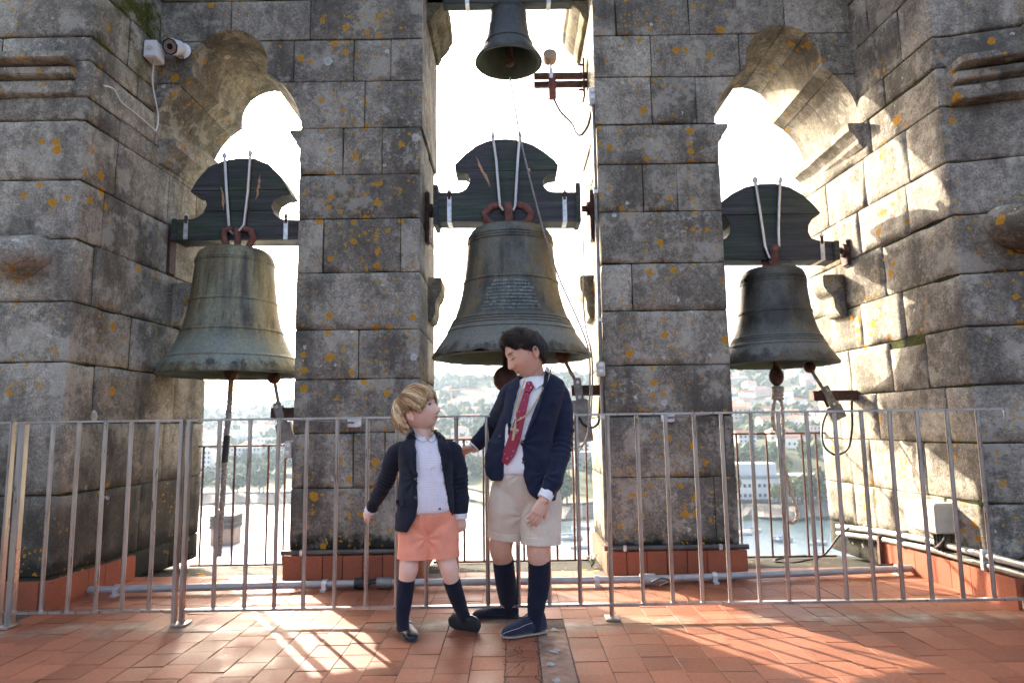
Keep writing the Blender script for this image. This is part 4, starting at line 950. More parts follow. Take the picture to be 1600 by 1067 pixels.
# ================================================================ the bay, the town and the hills beyond
random.seed(31)
def far_mat(name, col, var=.2, sc=.2, rough=.85):
    t = NT(name, rough, 0, .3); n = t.noise(sc, 4); r = t.objrand()
    c = t.mix(t.ramp(n, [(.3, 0.), (.7, 1.)]), tuple(x*(1-var) for x in col[:3])+(1,), tuple(min(1, x*(1+var)) for x in col[:3])+(1,))
    t.color(t.mix(1., c, t.ramp(r, [(0, .8), (1, 1.12)]), 'MULTIPLY')); return t.m
MF = dict(white=far_mat('white_render', c3(.72, .70, .66), .08), cream=far_mat('cream_render', c3(.62, .55, .44), .1), pink=far_mat('pink_render', c3(.55, .40, .34), .1), grey=far_mat('grey_render', c3(.36, .36, .35), .1),
          roof=far_mat('clay_roof', c3(.33, .13, .07), .3, 1.), roof2=far_mat('brown_roof', c3(.25, .13, .09), .3, 1.), slate=far_mat('grey_roof', c3(.30, .31, .32), .15, 1.),
          window=far_mat('dark_window', c3(.06, .07, .08), .3, 1., .25), leaf=far_mat('tree_leaves', c3(.055, .085, .025), .5, 1.5), leaf2=far_mat('tree_leaves_light', c3(.11, .13, .035), .5, 1.5), trunk=far_mat('tree_trunk', c3(.07, .05, .035)),
          road=far_mat('asphalt', c3(.09, .09, .09)), concrete=far_mat('concrete', c3(.34, .33, .31)), rock=far_mat('shore_rock', c3(.11, .10, .085), .5, .8), red=far_mat('red_paint', c3(.45, .06, .04)), blue=far_mat('blue_cover', c3(.05, .10, .30)), orange=far_mat('crane_orange', c3(.55, .25, .12)))
MF['dark'] = far_mat('louvre_grey', c3(.09, .09, .09))
AZ = [-.9, -.4, -.09, .06, .4, .9]; SH = [420, 372, 390, 300, 290, 270]
DZ = [[-38.6, -35, -33, -30, -22, -3, 20], [-38.6, -35, -33, -30, -22, -3, 26], [-38.6, -35, -33, -27, -4, 42, 78], [-38.6, -35, -33, -20, 2, 46, 80], [-38.6, -35, -33, -12, 10, 50, 96], [-38.6, -35, -33, -8, 14, 58, 110]]
WZ = -38.6
def land(x, y):
    u = x/max(y, 1.); sh = float(np.interp(u, AZ, SH))+4*math.sin(u*60)+2*math.sin(u*170)
    ds = [sh, sh+6, sh+50, max(450, sh+70), 600, 850, 1100]
    zz = [float(np.interp(u, AZ, [DZ[k][j] for k in range(6)])) for j in range(7)]
    z = float(np.interp(y, [sh-60]+ds+[1500], [WZ-3]+zz+[zz[-1]-70]))
    n_ = noise.noise((x*.006, y*.006, 0))*16*min(1, max(0, (y-sh-60)/400))+noise.noise((x*.03, y*.03, 4))*2.0*min(1, max(0, (y-sh-40)/100))
    return z+n_
V = []; F = []; nx, ny = 110, 70
ys_ = np.concatenate([np.linspace(215, 470, 40), np.linspace(490, 1500, ny-39)])
for y in ys_:
    for i in range(nx+1):
        x = (-1.05+2.1*i/nx)*y; V.append((x, y, land(x, y)))
F = [(j*(nx+1)+i, j*(nx+1)+i+1, (j+1)*(nx+1)+i+1, (j+1)*(nx+1)+i) for j in range(len(ys_)-1) for i in range(nx)]
mb = MB(); mb.add(V, F)
t = NT('hillside', .95, 0, .1); n1 = t.noise(.02, 5, .6); n2 = t.noise(.11, 4, .6)
cc = t.mix(t.ramp(n1, [(.4, 0.), (.6, 1.)]), c3(.05, .07, .03), c3(.11, .11, .065)); t.color(t.mix(.6, cc, t.ramp(n2, [(.3, .5), (.7, 1.4)]), 'MULTIPLY'))
tag(mb.build('hills', t.m, None, R(60)), kind='structure')
t = NT('bay_water', .16, 0, .5); t.color(c3(.05, .085, .10)); t.bump(t.math('ADD', t.noise(.35, 4, .6, scale3=(.5, 1, 1)), t.math('MULTIPLY', t.noise(1.3, 3), .4)), .5, .5)
tag(MB().box((-900, 8, WZ-.5), (900, 440, WZ)).build('water', t.m, None, None), kind='structure')
tag(MB().box((-1600, -60, WZ-8), (1600, 1500, WZ-6)).build('seabed', MF['rock'], None, None), kind='structure')
def visible_x(y): 
    k = random.choices((0, 1, 2), (3, 2.2, 3.2))[0]; a, b = ((-.50, -.28), (-.16, .16), (.28, .50))[k]; return random.uniform(a, b)*y, ('left', 'middle', 'right')[k]
# houses ---------------------------------------------------------
HM = {}
def house_meshes(w_, d_, h_, rk):
    k = (w_, d_, h_, rk)
    if k in HM: return HM[k]
    wall = MB().box((-w_/2, -d_/2, -6), (w_/2, d_/2, h_)).mesh('wall')
    r = MB(); e = .5; rh = {'hip': 2.2, 'gable': 2.6, 'flat': .5}[rk]
    if rk == 'hip':
        s_ = min(w_, d_)*.45; r.add([(-w_/2-e, -d_/2-e, h_-.1), (w_/2+e, -d_/2-e, h_-.1), (w_/2+e, d_/2+e, h_-.1), (-w_/2-e, d_/2+e, h_-.1), (-w_/2+s_, 0, h_+rh), (w_/2-s_, 0, h_+rh)], [(0, 1, 5, 4), (1, 2, 5), (2, 3, 4, 5), (3, 0, 4), (3, 2, 1, 0)])
    elif rk == 'gable': r.add([(-w_/2-e, -d_/2-e, h_-.1), (w_/2+e, -d_/2-e, h_-.1), (w_/2+e, d_/2+e, h_-.1), (-w_/2-e, d_/2+e, h_-.1), (-w_/2-e, 0, h_+rh), (w_/2+e, 0, h_+rh)], [(0, 1, 5, 4), (1, 2, 5), (2, 3, 4, 5), (3, 0, 4), (3, 2, 1, 0)])
    else: r.box((-w_/2-.2, -d_/2-.2, h_+.002), (w_/2+.2, d_/2+.2, h_+.5))
    HM[k] = (wall, r.mesh('roof')); return HM[k]
win_me = MB().box((-.6, -.12, -.75), (.6, .05, .75)).mesh('window'); win_me.materials.append(MF['window'])
def house(x, y, z, w_, d_, h_, rk, wm, rm, rot, wins, label, group, name='house', cat='house'):
    wall, roof = house_meshes(w_, d_, h_, rk); e = empty(name, (x, y, z), label, cat, group); e.rotation_euler = (0, 0, rot)
    o = bpy.data.objects.new('wall', wall); COL.objects.link(o); o.parent = e
    if not wall.materials: wall.materials.append(MF['white'])
    o.material_slots[0].link = 'OBJECT'; o.material_slots[0].material = MF[wm]
    o = bpy.data.objects.new('roof', roof); COL.objects.link(o); o.parent = e
    if not roof.materials: roof.materials.append(MF['roof'])
    o.material_slots[0].link = 'OBJECT'; o.material_slots[0].material = MF[rm]
    for px, pz in wins:
        q = bpy.data.objects.new('window', win_me); COL.objects.link(q); q.parent = e; q.location = (px, -d_/2-.005, pz)
    return e
COLN = {'white': 'white', 'cream': 'cream', 'pink': 'pink', 'grey': 'grey'}
placed = []
for k in range(420):
    y = random.choice((random.uniform(400, 560), random.uniform(430, 800), random.uniform(560, 900))); x, side = visible_x(y)
    sh = float(np.interp(x/y, AZ, SH))
    if y < sh+85 or (side == 'left' and y < 545): continue
    if any((x-a)**2+(y-b)**2 < 20**2 for a, b in placed): continue
    placed.append((x, y))
    w_ = random.choice((10, 13, 16, 22)); d_ = random.choice((9, 11)); h_ = random.choice((5.5, 6, 8.5, 9)); rk = random.choice(('hip', 'hip', 'gable', 'flat'))
    wm = random.choices(('white', 'cream', 'pink', 'grey'), (6, 3, 1, 1))[0]; rm = 'slate' if rk == 'flat' else random.choice(('roof', 'roof', 'roof2'))
    wins = []
    if y < 640:
        nn = int(w_/3.2)
        wins = [(-w_/2+w_*(i+.5)/nn, 1.6+2.9*f) for f in range(int(h_/2.9)) for i in range(nn)]
    house(x, y, land(x, y)+.4, w_, d_, h_, rk, wm, rm, random.uniform(-.5, .5), wins, 'hazy %s house with %s, %s, in the %s opening' % (COLN[wm], {'hip': 'hipped clay roof', 'gable': 'pitched clay roof', 'flat': 'flat grey roof'}[rk], ('low above the shore' if y < 520 else 'halfway up the hill' if y < 680 else 'high on the hill'), side), 'houses on the hillside seen through the %s opening' % side)
# apartment blocks on the left, long quay building on the right
def block(px0, px1, pyt, y, hh, floors, cols, wm, label):
    a = P(px0, pyt, y); b = P(px1, pyt, y); w_ = float(b[0]-a[0]); x = float(a[0]+b[0])/2; zt = float(a[2])
    wins = [(-w_/2+w_*(i+.5)/cols, hh*(f+.55)/floors) for f in range(floors) for i in range(cols)]
    e = house(x, y, zt-hh, w_, 14, hh, 'flat', wm, 'slate', 0, wins, label, 'apartment blocks behind the viaduct', 'apartment_block', 'building')
block(366, 412, 699, 520, 21, 6, 8, 'white', 'pale apartment block behind the viaduct, seen through the left opening')
block(415, 455, 696, 525, 23, 6, 7, 'cream', 'pale pinkish apartment block beside the left pier, behind the viaduct')
block(306, 336, 704, 510, 20, 6, 5, 'white', 'white apartment block at the jamb of the left opening')
block(700, 735, 740, 470, 18, 5, 6, 'white', 'white apartment block seen between the two boys')
block(884, 930, 728, 430, 15, 4, 8, 'grey', 'grey waterfront building seen beside the right pier')
a = P(1128, 748, 318); b = P(1330, 748, 318)
e = empty('quay_building', (float(a[0]+b[0])/2, 318, -36), 'long white waterfront building with grey roof band seen through the right opening', 'building')
x0, x1 = float(a[0]), float(b[0]); zt = float(a[2])
MB().box((x0, 318, -38), (x1, 334, zt)).build('wall', MF['white'], e, None)
MB().box((x0-1, 317.4, zt+.01), (x1+1, 335, zt+1.0)).build('roof', MF['slate'], e, None)
nW = 26
for i in range(nW):
    for f in range(2):
        q = bpy.data.objects.new('window', win_me); COL.objects.link(q); q.location = (x0+(x1-x0)*(i+.5)/nW, 317.99, zt-3.2-4.4*f); adopt(q, e)
MB().box((x0, 322, zt+1.02), (x0+(x1-x0)*.45, 334, zt+6.5)).build('upper_storey', MF['white'], e, None)
# viaduct on the left
a = P(290, 744, 450); b = P(470, 741, 450); zt = float(a[2])
e = empty('viaduct', (-180, 450, -36), 'grey road viaduct crossing behind the trees in the left opening', 'viaduct')
MB().box((-260, 448, zt-2.2), (-60, 458, zt)).build('deck', MF['concrete'], e, None)
MB().box((-260, 447.6, zt+.01), (-60, 447.9, zt+1.1)).build('parapet', MF['concrete'], e, None)
for k in range(9): MB().box((-255+24*k, 451, -40), (-253+24*k, 455, zt-2.21)).build('pier', MF['concrete'], e, None)
# quay road and rocky shore are strips on the land
for nm, d0, d1, dz, m_ in (('shore_road', 16, 27, .5, 'road'), ('embankment', -6, 7, 1.0, 'rock')):
    V = []; n_ = 160
    for i in range(n_+1):
        u = -.95+1.9*i/n_; sh = float(np.interp(u, AZ, SH))+4*math.sin(u*60)+2*math.sin(u*170)
        for d in (d0, d1):
            y = sh+d; x = u*y; V.append((x, y, (max(land(x, y), WZ+.2)+dz+random.uniform(-.4, .6)*(m_ == 'rock')) if nm != 'shore_road' else -33.6))
    mb = MB(); mb.add(V, [(2*i, 2*i+2, 2*i+3, 2*i+1) for i in range(n_)]); tag(mb.build(nm, MF[m_], None, None), kind='structure')
# trees --------------------------------------------------------
def crown_mesh(n, rx, rz, leaf):
    mb = MB()
    for k in range(n):
        while True:
            p = Vector((random.uniform(-1, 1), random.uniform(-1, 1), random.uniform(-1, 1)))
            if .35 < p.length < 1: break
        p = Vector((p.x*rx, p.y*rx, p.z*rz)); s_ = leaf*random.uniform(.6, 1.4); u = Vector((random.gauss(0, 1), random.gauss(0, 1), random.gauss(0, 1))).normalized(); v = u.orthogonal().normalized(); w2 = u.cross(v)
        mb.add([p+u*s_, p+v*s_*.7-u*s_*.3, p+w2*s_*.6-u*s_*.2, p-v*s_*.8, p-w2*s_*.7], [(0, 1, 2), (0, 2, 3), (0, 3, 4), (0, 4, 1), (1, 3, 2), (1, 4, 3)])
    return mb.mesh('crown')
crowns = [crown_mesh(150, 3.4, 3.2, .9) for _ in range(3)]+[crown_mesh(150, 2.2, 5., .8) for _ in range(2)]
for c_ in crowns: c_.materials.append(MF['leaf'])
trunk_me = MB().tube([(0, 0, -2), (.1, 0, 2), (0, .1, 5.5)], [.35, .28, .1], 7).mesh('trunk'); trunk_me.materials.append(MF['trunk'])
for k in range(46):
    y0_ = None; u = random.choice((random.uniform(-.47, -.3), random.uniform(-.13, -.05), random.uniform(.05, .13), random.uniform(.31, .47)))
    sh = float(np.interp(u, AZ, SH)); y = sh+random.choice((random.uniform(10, 16), random.uniform(48, 110))); x = u*y; z = land(x, y)
    side = 'left' if u < -.2 else 'middle' if u < .2 else 'right'; ci = random.randrange(5); s_ = random.uniform(.8, 1.5)
    e = empty('tree', (x, y, z), '%s %s tree %s seen through the %s opening' % ('large' if s_ > 1.15 else 'small', 'round' if ci < 3 else 'tall narrow', 'at the water edge' if y < sh+20 else 'behind the shore road', side), 'tree', 'trees on the far shore'); e.scale = (s_, s_, s_)
    o = bpy.data.objects.new('crown', crowns[ci]); COL.objects.link(o); o.parent = e; o.location = (0, 0, 6.0 if ci < 3 else 7.0); o.rotation_euler = (0, 0, random.random()*6)
    if random.random() < .4: o.material_slots[0].link = 'OBJECT'; o.material_slots[0].material = MF['leaf2']
    o = bpy.data.objects.new('trunk', trunk_me); COL.objects.link(o); o.parent = e
wd = MB(); 
for k in range(5200):
    y = random.uniform(400, 1180); u = random.uniform(-.62, .62); x = u*y; sh = float(np.interp(u, AZ, SH))
    if y < sh+60: continue
    if noise.noise((x*.012, y*.012, 9))+.0006*(y-600) < -.10 or any((x-a)**2+(y-b)**2 < 13**2 for a, b in placed): continue
    z = land(x, y); r = random.uniform(2.5, 6)
    vs = []; 
    for j, (rr2, hh) in enumerate(((.5, .0), (1., .5), (.8, 1.1), (.35, 1.6))):
        for i in range(6): a = i*1.047+j*.5+k; q = random.uniform(.75, 1.25); vs.append((x+math.cos(a)*r*rr2*q, y+math.sin(a)*r*rr2*q, z+r*hh*1.1*random.uniform(.85, 1.15)))
    fs = [(j*6+i, j*6+(i+1) % 6, (j+1)*6+(i+1) % 6, (j+1)*6+i) for j in range(3) for i in range(6)]+[tuple(18+i for i in range(6))]
    wd.add(vs, fs)
o = wd.build('wood', MF['leaf'], None, None); tag(o, 'hazy green woodland covering the hillside beyond the bay', 'woodland', kind='stuff')
# boats ---------------------------------------------------------
def boat(px, py, L, label, mast=0, cover=None, hull='white'):
    g = G(px, py, WZ); e = empty('boat', tuple(g), label, 'boat', 'boats on the bay'); rings = []
    for k in range(9):
        t_ = k/8; w_ = L*.16*math.sin(math.pi*(.12+.88*t_)*.97)**.6; h_ = L*.10*(1+.5*t_)
        rings.append([Vector((g[0]-L/2+L*t_, g[1]+yy, g[2]+zz)) for yy, zz in ((-w_, h_), (-w_*.8, .1), (0, -.2), (w_*.8, .1), (w_, h_))])
    MB().loft(rings, True, False).build('hull', MF[hull], e)
    MB().box((g[0]-L*.2, g[1]-L*.08, g[2]+L*.08), (g[0]+L*.15, g[1]+L*.08, g[2]+L*.19)).build('cabin', MF['white'], e, None, .1)
    if mast: MB().tube([(g[0]+L*.05, g[1], g[2]), (g[0]+L*.05, g[1], g[2]+mast)], .09, 6).build('mast', MF['white'], e)
    if cover: MB().box((g[0]-L*.45, g[1]-L*.1, g[2]+L*.2), (g[0]+L*.05, g[1]+L*.1, g[2]+L*.24)).build('cover', MF[cover], e, None, .05)
boat(1160, 835, 7, 'small white sailing boat moored near the right pier edge', 11); boat(1176, 830, 6, 'white mast boat moored farther from the right pier', 9, 'blue')
boat(1222, 845, 7, 'dark covered boat lying behind the looped rope', 0, 'blue', 'grey'); boat(1278, 850, 6, 'white boat at the right jamb of the right opening', 0)
boat(893, 842, 8, 'white boat with blue cover seen right of the older boy', 0, 'blue'); boat(908, 826, 7, 'white sailing boat right of the older boy', 10); boat(735, 776, 14, 'red boat moored at the far quay between the boys', 0, None, 'red'); boat(905, 856, 6, 'low white boat near the right pier foot', 0)
# floating jetty, crane, white roof with chimney close by
a = P(700, 632, 760); zt = float(P(707, 608, 760)[2]); zb = land(float(a[0]), 760)
e = empty('tower_crane', (float(a[0]), 760, zb), 'pale orange tower crane on the hazy hill between the boys', 'crane')
xc = float(P(705, 620, 760)[0]); MB().box((xc-.7, 759.3, zb-4), (xc+.7, 760.7, zt)).build('mast', MF['orange'], e, None)
MB().box((xc-10, 759.5, zt-1.2), (xc+34, 760.5, zt)).build('jib', MF['orange'], e, None); MB().box((xc-.5, 759.5, zt), (xc+.5, 760.5, zt+5)).build('apex', MF['orange'], e, None)
e = empty('white_roofed_building', (-14, 25, -9), 'near white flat roof with a chimney, below the left opening', 'building')
MB().box((-19, 20.5, -12), (-6.4, 30, -3.2)).build('wall', MF['white'], e, None); MB().box((-19.2, 20.3, -3.19), (-6.2, 30.2, -3.02)).build('roof', MF['white'], e, None)
cx = float(P(353, 830, 24.6)[0]); MB().box((cx-.38, 24.2, -3.01), (cx+.38, 25.0, -2.45)).build('chimney', far_mat('chimney_brown', c3(.22, .17, .14), .2, 3.), e, None)
for k in range(4): MB().box((cx-.42, 24.16, -2.44+.115*k), (cx+.42, 25.04, -2.34+.115*k)).build('chimney_louvre', MF['dark'], e, None)
# haze over the bay
hz = MB().box((-1650, -70, WZ-10), (1650, 1560, 175)).build('haze', None, None, None); hz.data.materials.clear()
hm_ = bpy.data.materials.new('air_haze'); hm_.use_nodes = True; n_ = hm_.node_tree.nodes; n_.clear(); ou = n_.new('ShaderNodeOutputMaterial'); pv = n_.new('ShaderNodeVolumePrincipled')
pv.inputs['Color'].default_value = (.62, .80, 1, 1); pv.inputs['Density'].default_value = .00017; pv.inputs['Anisotropy'].default_value = .2
hm_.node_tree.links.new(pv.outputs[0], ou.inputs['Volume']); hz.data.materials.append(hm_); tag(hz, 'pale haze over the bay and the hills', 'haze', kind='stuff')
# ================================================================ the two boys
random.seed(5)
def fabric(name, col, rough=.9, var=.18, weave=900, sheen=.0):
    t = NT(name, rough, 0, .2); n = t.noise(14, 4, .6); f = t.noise(weave, 2, .6)
    c = t.mix(t.ramp(n, [(.3, 0.), (.7, 1.)]), tuple(x*(1-var) for x in col[:3])+(1,), tuple(min(1, x*(1+var)) for x in col[:3])+(1,))
    t.color(t.mix(.5, c, t.ramp(f, [(.3, .6), (.7, 1.35)]), 'MULTIPLY')); t.bump(f, .25, .0012)
    if sheen: t.b.inputs['Sheen Weight'].default_value = sheen; t.b.inputs['Sheen Roughness'].default_value = .6
    return t.m
M['navy'] = fabric('navy_wool', c3(.011, .0135, .023), .95, .15, 700, .10); M['navy2'] = fabric('navy_wool_blue', c3(.011, .0155, .036), .95, .15, 700, .10)
M['coral'] = fabric('coral_cotton', c3(.90, .34, .205), .9, .08, 600, .1); M['beige'] = fabric('beige_linen', c3(.70, .60, .46), .92, .07, 500, .05)
M['sock'] = fabric('navy_sock', c3(.008, .0095, .022), .95, .15, 500, .08); M['white_shirt'] = fabric('white_cotton', c3(.82, .80, .775), .85, .03, 600)
M['suede'] = fabric('navy_suede', c3(.013, .015, .034), .95, .3, 300, .2); M['leather'] = plain('black_leather', c3(.012, .013, .018), .38, 0, .2, 60, .1)
M['sole'] = plain('rubber_sole', c3(.028, .028, .029), .8, 0, .3, 40, .3); M['tansole'] = plain('tan_sole', c3(.32, .27, .21), .8, 0, .15, 40)
M['thread'] = plain('pale_thread', c3(.45, .42, .36), .8); M['button'] = plain('brown_button', c3(.11, .085, .05), .4); M['cord'] = plain('gold_cord', c3(.55, .40, .20), .6, .1, .2, 200)
M['crosswood'] = plain('pale_wood_cross', c3(.56, .41, .24), .55, 0, .15, 60)
def check_mat():
    t = NT('checked_shirt', .85, 0, .2); xyz = t.sep(t.world()); n = t.noise(9, 3)
    def line(s_, k, w_, wob): return t.math('LESS_THAN', t.math('FRACT', t.math('ADD', t.math('MULTIPLY', s_, k), t.math('MULTIPLY', n, wob))), w_)
    c = t.mix(t.math('MULTIPLY', line(xyz[0], 95, .17, .7), .38), c3(.83, .79, .775), c3(.42, .36, .60)); c = t.mix(t.math('MULTIPLY', line(xyz[2], 95, .17, .7), .34), c, c3(.45, .38, .62))
    c = t.mix(t.math('MULTIPLY', line(t.math('ADD', xyz[0], .005), 95, .14, .7), .25), c, c3(.75, .42, .45)); t.color(c); return t.m
M['check'] = check_mat()
def tie_mat():
    t = NT('crimson_silk_tie', .55, 0, .5); mp = t.N('ShaderNodeMapping'); mp.inputs['Rotation'].default_value = (0, R(20), 0); mp.inputs['Scale'].default_value = (1, .0, 1); t.L(t.world(), mp.inputs[0])
    v = t.voro(46, mp.outputs[0], rand=.35); m = t.ramp(v.outputs['Distance'], [(.14, 1.), (.20, 0.)])
    t.color(t.mix(m, c3(.27, .006, .030), c3(.34, .38, .52))); return t.m
M['tie'] = tie_mat()
def skin_mat():
    t = NT('skin', .55, 0, .35); a = t.attr('tint'); n = t.noise(40, 3)
    t.color(t.mix(.2, a.outputs['Color'], t.ramp(n, [(.3, .8), (.7, 1.15)]), 'MULTIPLY')); t.b.inputs['Subsurface Weight'].default_value = .12
    t.b.inputs['Subsurface Radius'].default_value = (.012, .005, .003); t.b.inputs['Subsurface Scale'].default_value = .5; return t.m
M['skin'] = skin_mat()
def hair_mat(name, rough):
    t = NT(name, rough, 0, .45); a = t.attr('tint'); t.color(a.outputs['Color']); return t.m
M['hair'] = hair_mat('hair', .42)
M['eyewhite'] = plain('eye_white', c3(.62, .58, .55), .25); M['iris'] = plain('eye_iris', c3(.03, .02, .014), .15)

def crom(pts, sub):
    pts = [np.array(p, float) for p in pts]; q = [2*pts[0]-pts[1]]+pts+[2*pts[-1]-pts[-2]]; out = []
    for i in range(1, len(q)-2):
        for k in range(sub):
            t = k/sub; a, b, c, d = q[i-1], q[i], q[i+1], q[i+2]; out.append(.5*((2*b)+(-a+c)*t+(2*a-5*b+4*c-d)*t*t+(-a+3*b-3*c+d)*t**3))
    out.append(pts[-1]); return out
def limb(mb, pts, rad, n=20, sub=6, rnd=True, up=None):
    """a smooth tapered tube through the joints; rad entries are r or (rx, ry)"""
    rr2 = [(r, r) if not hasattr(r, '__len__') else r for r in rad]
    c = crom([list(p)+list(r) for p, r in zip(pts, rr2)], sub); P_ = [Vector(x[:3]) for x in c]; R_ = [(max(x[3], .001), max(x[4], .001)) for x in c]
    if rnd:
        d0 = (P_[0]-P_[1]).normalized(); d1 = (P_[-1]-P_[-2]).normalized(); r0, r1 = R_[0], R_[-1]
        P_ = [P_[0]+d0*.55*min(r0), P_[0]+d0*.4*min(r0)]+P_+[P_[-1]+d1*.4*min(r1), P_[-1]+d1*.55*min(r1)]
        R_ = [(r0[0]*.35, r0[1]*.35), (r0[0]*.75, r0[1]*.75)]+R_+[(r1[0]*.75, r1[1]*.75), (r1[0]*.35, r1[1]*.35)]
    mb.tube(P_, R_, n, True, up=up); return mb
def torso(mb, secs, n=40, sub=5, yaw=0.):
    """secs: (x, y, z, half width, half depth); rings are rounded boxes turned by yaw"""
    c = crom(secs, sub); rings = []
    for x, y, z, a, b in c:
        rg = []
        for k in range(n):
            t = 2*math.pi*k/n; cs_, sn = math.cos(t), math.sin(t); ex = .8
            u = a*math.copysign(abs(cs_)**ex, cs_); v = b*math.copysign(abs(sn)**ex, sn); cy, sy = math.cos(yaw), math.sin(yaw)
            rg.append(Vector((x+u*cy-v*sy, y+u*sy+v*cy, z)))
        rings.append(rg)
    mb.loft(rings); return mb
def fuse(mb, voxel, it=4, fac=.5):
    me = mb.mesh('raw') if isinstance(mb, MB) else mb
    me = with_mods(me, [('REMESH', dict(mode='VOXEL', voxel_size=voxel)), ('SMOOTH', dict(factor=fac, iterations=it))]); smooth(me); return me
def verts(me): a = np.zeros(len(me.vertices)*3); me.vertices.foreach_get('co', a); return a.reshape(-1, 3)
def normals(me): a = np.zeros(len(me.vertices)*3); me.vertex_normals.foreach_get('vector', a); return a.reshape(-1, 3)
def wrinkle(me, amp, s_, axis=(1, 1, 1), seed=0.):
    V = verts(me); N_ = normals(me); q = V*np.array(axis)+seed
    q = q+.02*np.stack([vnoise(V+k, 22.) for k in (1., 2., 3.)], 1)
    r1 = 1-2.2*np.abs(vnoise(q, s_)); r2 = 1-2.2*np.abs(vnoise(q+7, s_*1.9)); d = amp*(.75*r1+.4*r2+.5*vnoise(q+3, s_*.5)-.3); me.vertices.foreach_set('co', (V+N_*d[:, None]).ravel()); me.update(); return me
def folds(me, centre, amp, k, reach, front=True):
    """creases fanning out from a pulled point of the cloth"""
    V = verts(me); N_ = normals(me); c_ = np.array(centre); dx = V[:, 0]-c_[0]; dz = V[:, 2]-c_[2]; r = np.hypot(dx, dz); th = np.arctan2(dz, dx)
    d = amp*np.sin(th*k+2.2*vnoise(V+3, 9.))*np.exp(-(r/reach)**2)*np.clip(r/.02, 0, 1)
    if front: d = d*(V[:, 1] < c_[1])
    me.vertices.foreach_set('co', (V+N_*d[:, None]).ravel()); me.update(); return me
def sleeve_creases(me, a, b_, amp, wl, reach):
    """creases across a bent sleeve round the point a, along the direction b_"""
    V = verts(me); N_ = normals(me); u = np.array(b_, float); u /= np.linalg.norm(u); q = V-np.array(a); s_ = q@u; r = np.linalg.norm(q, axis=1)
    d = amp*(1-1.8*np.abs(np.sin(s_*math.pi/wl+1.4*vnoise(V, 16.))))*np.exp(-(r/reach)**2); me.vertices.foreach_set('co', (V+N_*d[:, None]).ravel()); me.update(); return me
def bvh(me): return BVHTree.FromPolygons([v.co.copy() for v in me.vertices], [tuple(p.vertices) for p in me.polygons])
CO = Vector((0, 0, CAMH))
def hit(px, py, trees):
    d = Vector(ray(px, py)).normalized(); best = None
    for t in trees:
        l, nn, i, ds = t.ray_cast(CO, d)
        if l is not None and (best is None or ds < best[0]): best = (ds, l, nn)
    return best
def drape(name, poly, trees, mat, parent, off=.004, thick=.004, cuts=3, fallback=None, sm=True):
    """a flat piece of cloth with the given outline laid on the surfaces behind it"""
    bm = bmesh.new(); f = bm.faces.new([bm.verts.new((x, y, 0)) for x, y in poly]); bmesh.ops.triangulate(bm, faces=[f])
    for _ in range(cuts):
        es = [e for e in bm.edges if e.calc_length() > 3.2]
        if not es: break
        bmesh.ops.subdivide_edges(bm, edges=es, cuts=1); bmesh.ops.triangulate(bm, faces=[q for q in bm.faces if len(q.verts) > 3])
    last = fallback
    for v in bm.verts:
        h = hit(v.co.x, v.co.y, trees); d = Vector(ray(v.co.x, v.co.y)).normalized()
        if h is None: 
            ds = last if last else 3.2
        else: ds = h[0]; last = ds
        v.co = CO+d*(ds-off)
    for _ in range(2): bmesh.ops.smooth_vert(bm, verts=[v for v in bm.verts if not v.is_boundary], factor=.5, use_axis_x=True, use_axis_y=True, use_axis_z=True)
    me = bpy.data.meshes.new(name); bm.to_mesh(me); bm.free()
    me = with_mods(me, [('SOLIDIFY', dict(thickness=thick, offset=0.))]); smooth(me, R(50)); return link(name, me, mat, parent)
# ---- head
def gs(x, s_): return np.exp(-(x/s_)**2)
HS = dict(jaw=1., back=1., ear=1.)
def head_surf(D, feat=True):
    D = D/np.linalg.norm(D, axis=1, keepdims=True); dx, dy, dz = D.T; low = np.clip(-dz, 0, 1); fr = np.clip(dy, 0, 1)
    x = .0735*dx; y = np.where(dy > 0, .086*np.abs(dy)**.72, -.101*HS['back']*np.abs(dy)**.95); z = np.where(dz > 0, .104*np.abs(dz)**.95, -.108*np.abs(dz)**.92)
    x = x*(1-.26*low**1.4-.10*fr*low); y = np.where(dy < 0, y*(1-.50*low**1.2), y*(1-.05*low))
    if feat:
        f = np.clip((dy-.15)/.3, 0, 1); ax_ = np.abs(x)
        nose = gs(x, .0085+.006*np.clip((-z-.012)/.03, 0, 1))*np.clip((.012-z)/.048, 0, 1)*np.clip((z+.050)/.012, 0, 1)
        y = y+f*(.0235*nose+.0035*gs(z-.022, .010)*gs(x, .05)-.0075*gs(ax_-.029, .013)*gs(z-.003, .011)+.005*gs(x, .019)*(gs(z+.061, .0055)+gs(z+.073, .006))-.004*gs(x, .02)*gs(z+.067, .003)
                 -.003*gs(x, .02)*gs(z+.083, .005)+.009*gs(x, .022)*gs(z+.098, .014)+.003*gs(ax_-.04, .016)*gs(z+.035, .02))
    z = np.where(z < -.03, -.03+(z+.03)*HS['jaw'], z)
    return np.stack([x, y, z], 1)
